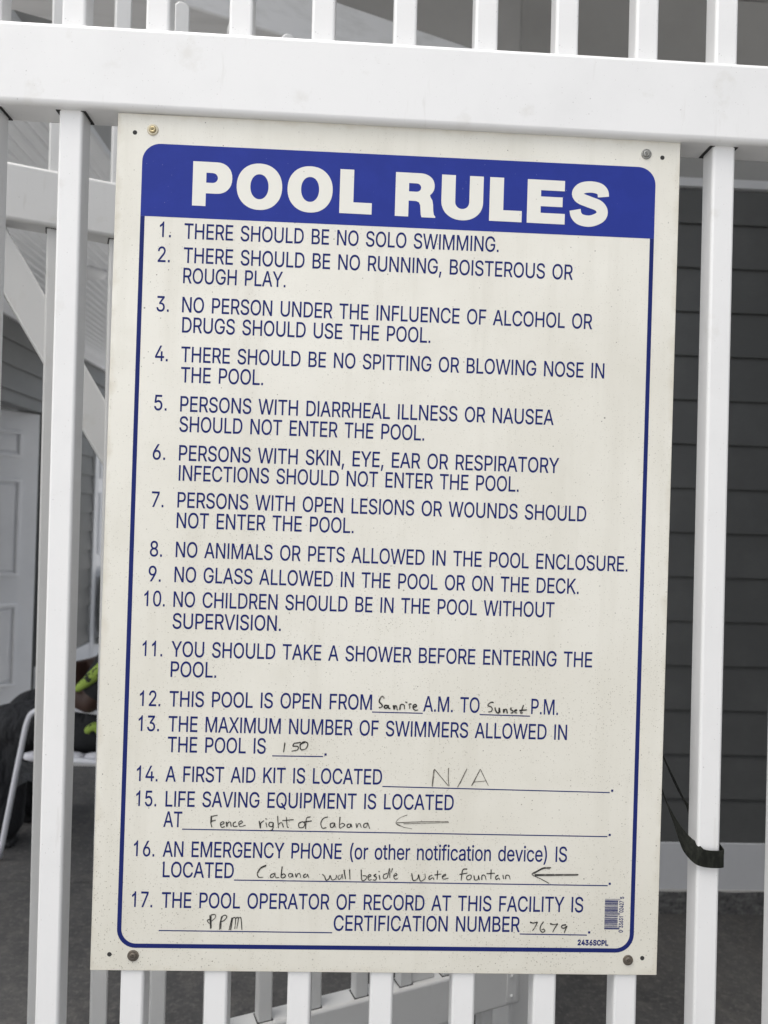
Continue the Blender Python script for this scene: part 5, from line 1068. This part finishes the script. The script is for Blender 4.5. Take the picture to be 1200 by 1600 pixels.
g_ = [[(-1.325, 0.375), (-1.27, 0.365), (-1.215, 0.385)], [(-1.322, 0.325), (-1.265, 0.315), (-1.210, 0.345)], [(-1.318, 0.262), (-1.262, 0.298), (-1.214, 0.262)]]
rows = [[bm.verts.new((x, 2.085 + 0.012 * (-1) ** (i + j), z)) for j, (x, z) in enumerate(r)] for i, r in enumerate(g_)]
for a_, b_ in zip(rows, rows[1:]):
    for j in range(2): bm.faces.new((a_[j], a_[j + 1], b_[j + 1], b_[j]))
o = cpart("pouch", bm, POUCH, smooth=False); m = o.modifiers.new("solidify", 'SOLIDIFY'); m.thickness = 0.003

# ================================================================ person sitting in it, facing left
def blob(bm, c, r, M=None, seg=16):
    T = Matrix.Translation(c) @ (M or Matrix.Identity(4)) @ Matrix.Diagonal((*r, 1))
    bmesh.ops.create_uvsphere(bm, u_segments=seg, v_segments=seg // 2 + 2, radius=1, matrix=T)


def limb(bm, pts, rs, n=5):
    P = catmull(pts, n)
    R_ = [v.x for v in catmull([(r, 0, 0) for r in rs], n)]
    tube(bm, P, R_, 14)
    blob(bm, P[0], (R_[0],) * 3); blob(bm, P[-1], (R_[-1],) * 3)


def figure(name, bm, mat, parent, voxel, smooth_it=4):
    o = obj(name, bm, mat, None)
    o.parent = parent
    o.matrix_parent_inverse = Matrix.Translation(parent.location).inverted()
    r = o.modifiers.new("remesh", 'REMESH'); r.mode = 'VOXEL'; r.voxel_size = voxel; r.use_smooth_shade = True
    s = o.modifiers.new("smooth", 'SMOOTH'); s.iterations = smooth_it; s.factor = 0.5
    return o


person = thing("person", "seated person in black and lime shirt and black trousers, arms folded, behind the gate", "person", (-0.95, 2.30, 0))
HX, HZ_ = -0.86, 1.165
bm = bmesh.new()
limb(bm, [(-0.95, 2.30, 0.50), (-0.92, 2.30, 0.66), (-0.85, 2.30, 0.84), (-0.82, 2.30, 0.95)], [0.145, 0.14, 0.15, 0.11])
limb(bm, [(-0.82, 2.30, 0.95), (-0.845, 2.30, 1.08)], [0.065, 0.06])
blob(bm, (HX, 2.30, HZ_ + 0.02), (0.098, 0.077, 0.105)); blob(bm, (HX - 0.03, 2.30, HZ_ - 0.055), (0.068, 0.056, 0.062))
limb(bm, [(HX - 0.095, 2.30, HZ_ + 0.015), (HX - 0.118, 2.30, HZ_ - 0.022)], [0.010, 0.015])
limb(bm, [(HX - 0.088, 2.278, HZ_ - 0.058), (HX - 0.096, 2.30, HZ_ - 0.056), (HX - 0.088, 2.322, HZ_ - 0.058)], [0.007, 0.010, 0.007])
for s_ in (-1, 1):
    blob(bm, (HX + 0.005, 2.30 + s_ * 0.078, HZ_), (0.020, 0.010, 0.031))
    limb(bm, [(HX - 0.086, 2.30 + s_ * 0.015, HZ_ + 0.040), (HX - 0.080, 2.30 + s_ * 0.048, HZ_ + 0.040)], [0.010, 0.009])
ARMS = (((-0.84, 2.11, 0.91), (-0.94, 2.06, 0.76), (-1.035, 2.045, 0.612), (-1.10, 2.05, 0.640), (-1.165, 2.10, 0.672)),
        ((-0.84, 2.49, 0.91), (-0.90, 2.52, 0.80), (-0.96, 2.50, 0.712), (-1.03, 2.34, 0.712), (-1.075, 2.16, 0.722)))
for A_ in ARMS:
    limb(bm, list(A_[:3]), [0.058, 0.052, 0.043]); limb(bm, list(A_[2:]), [0.044, 0.042, 0.030])
def hand(bm, w, d, side):
    w, d = Vector(w), Vector(d).normalized(); side = Vector(side).normalized(); nrm = d.cross(side)
    for k, (ln, sp) in enumerate(((0.066, -0.030), (0.076, -0.010), (0.070, 0.010), (0.055, 0.029))):
        b = w + d * 0.075 + side * sp
        limb(bm, [w + side * sp * 0.6, b], [0.013, 0.0125], 2)
        limb(bm, [b, b + d * ln * 0.55 + nrm * 0.004, b + d * ln * 0.85 + nrm * 0.022], [0.0095, 0.009, 0.0078], 3)
    limb(bm, [w + d * 0.02 - side * 0.02, w + d * 0.055 - side * 0.052 + nrm * 0.01, w + d * 0.085 - side * 0.056 + nrm * 0.022], [0.012, 0.010, 0.0085], 3)
hand(bm, ARMS[0][4], (-0.75, 0.55, 0.10), (0, -0.35, 1)); hand(bm, ARMS[1][4], (-0.35, -0.9, -0.12), (-0.3, 0, 1))
for y in (2.19, 2.42):
    limb(bm, [(-0.96, y, 0.49), (-1.20, y, 0.495), (-1.425, y, 0.475)], [0.085, 0.075, 0.055]); limb(bm, [(-1.425, y, 0.475), (-1.42, y, 0.28), (-1.415, y, 0.10)], [0.055, 0.052, 0.036])
figure("body", bm, SKIN, person, 0.006, 3)
bm = bmesh.new()
for y in (2.18, 2.43):
    limb(bm, [(-0.95, y, 0.50), (-1.20, y - 0.01, 0.495), (-1.40, y - 0.01, 0.475), (-1.435, y - 0.005, 0.44)], [0.115, 0.098, 0.086, 0.080])
    limb(bm, [(-1.435, y - 0.005, 0.45), (-1.425, y, 0.30), (-1.41, y, 0.105)], [0.084, 0.090, 0.086])
    limb(bm, [(-1.33, y - 0.01, 0.45), (-1.365, y - 0.01, 0.33), (-1.375, y, 0.16)], [0.070, 0.060, 0.055])
limb(bm, [(-0.94, 2.22, 0.52), (-0.94, 2.39, 0.52)], [0.14, 0.14])
figure("trousers", bm, TROUSER, person, 0.010, 5)
bm = bmesh.new()
limb(bm, [(-0.985, 2.30, 0.50), (-0.965, 2.30, 0.62), (-0.88, 2.30, 0.80), (-0.83, 2.30, 0.94)], [0.165, 0.165, 0.160, 0.10])
limb(bm, [(-0.975, 2.20, 0.50), (-0.90, 2.18, 0.72), (-0.84, 2.19, 0.88)], [0.125, 0.10, 0.09]); limb(bm, [(-0.975, 2.40, 0.50), (-0.90, 2.42, 0.72), (-0.84, 2.41, 0.88)], [0.125, 0.10, 0.09])
limb(bm, [(-1.06, 2.14, 0.47), (-0.96, 2.16, 0.50)], [0.085, 0.11])
for A_ in ARMS:
    a_, b_ = Vector(A_[0]), Vector(A_[1]); e_ = Vector(A_[2])
    limb(bm, [a_, b_, b_ + (e_ - b_) * 0.55], [0.078, 0.074, 0.070])
figure("shirt", bm, SHIRT, person, 0.010, 4)
bm = bmesh.new()
limb(bm, [(-1.058, 1.995, 0.672), (-1.015, 1.985, 0.708), (-0.965, 1.99, 0.755)], [0.014, 0.022, 0.026])
figure("sleeve_stripe", bm, LIME, person, 0.005, 2)
for pts_ in (((-1.100, 2.040, 0.556), (-1.095, 2.040, 0.540)), ((-1.030, 2.035, 0.505), (-1.005, 2.030, 0.522), (-0.985, 2.035, 0.500))):
    bm = bmesh.new(); limb(bm, list(pts_), [0.010 if len(pts_) == 2 else 0.015] * len(pts_))
    figure("lime_patch", bm, LIME, person, 0.004, 1)
bm = bmesh.new()
blob(bm, (HX + 0.012, 2.30, HZ_ + 0.042), (0.104, 0.083, 0.100)); blob(bm, (HX + 0.045, 2.30, HZ_ - 0.01), (0.065, 0.076, 0.08))
figure("hair", bm, HAIR, person, 0.006, 2)
for s_ in (-1, 1):
    bm = bmesh.new(); blob(bm, (HX - 0.079, 2.30 + s_ * 0.031, HZ_ + 0.018), (0.012, 0.014, 0.012))
    e = obj("eye", bm, EYEW, None, smooth=True); e.parent = person; e.matrix_parent_inverse = Matrix.Translation(person.location).inverted()
    bm = bmesh.new(); blob(bm, (HX - 0.0895, 2.30 + s_ * 0.031, HZ_ + 0.018), (0.003, 0.006, 0.006))
    i = obj("iris", bm, EYED, None, smooth=True); i.parent = e
for y in (2.185, 2.425):
    bm = bmesh.new(); limb(bm, [(-1.40, y, 0.055), (-1.50, y, 0.045), (-1.60, y, 0.036)], [0.052, 0.045, 0.036])
    box(bm, -1.635, y - 0.042, 0.002, -1.355, y + 0.042, 0.024)
    figure("shoe", bm, SHOE, person, 0.006, 3)
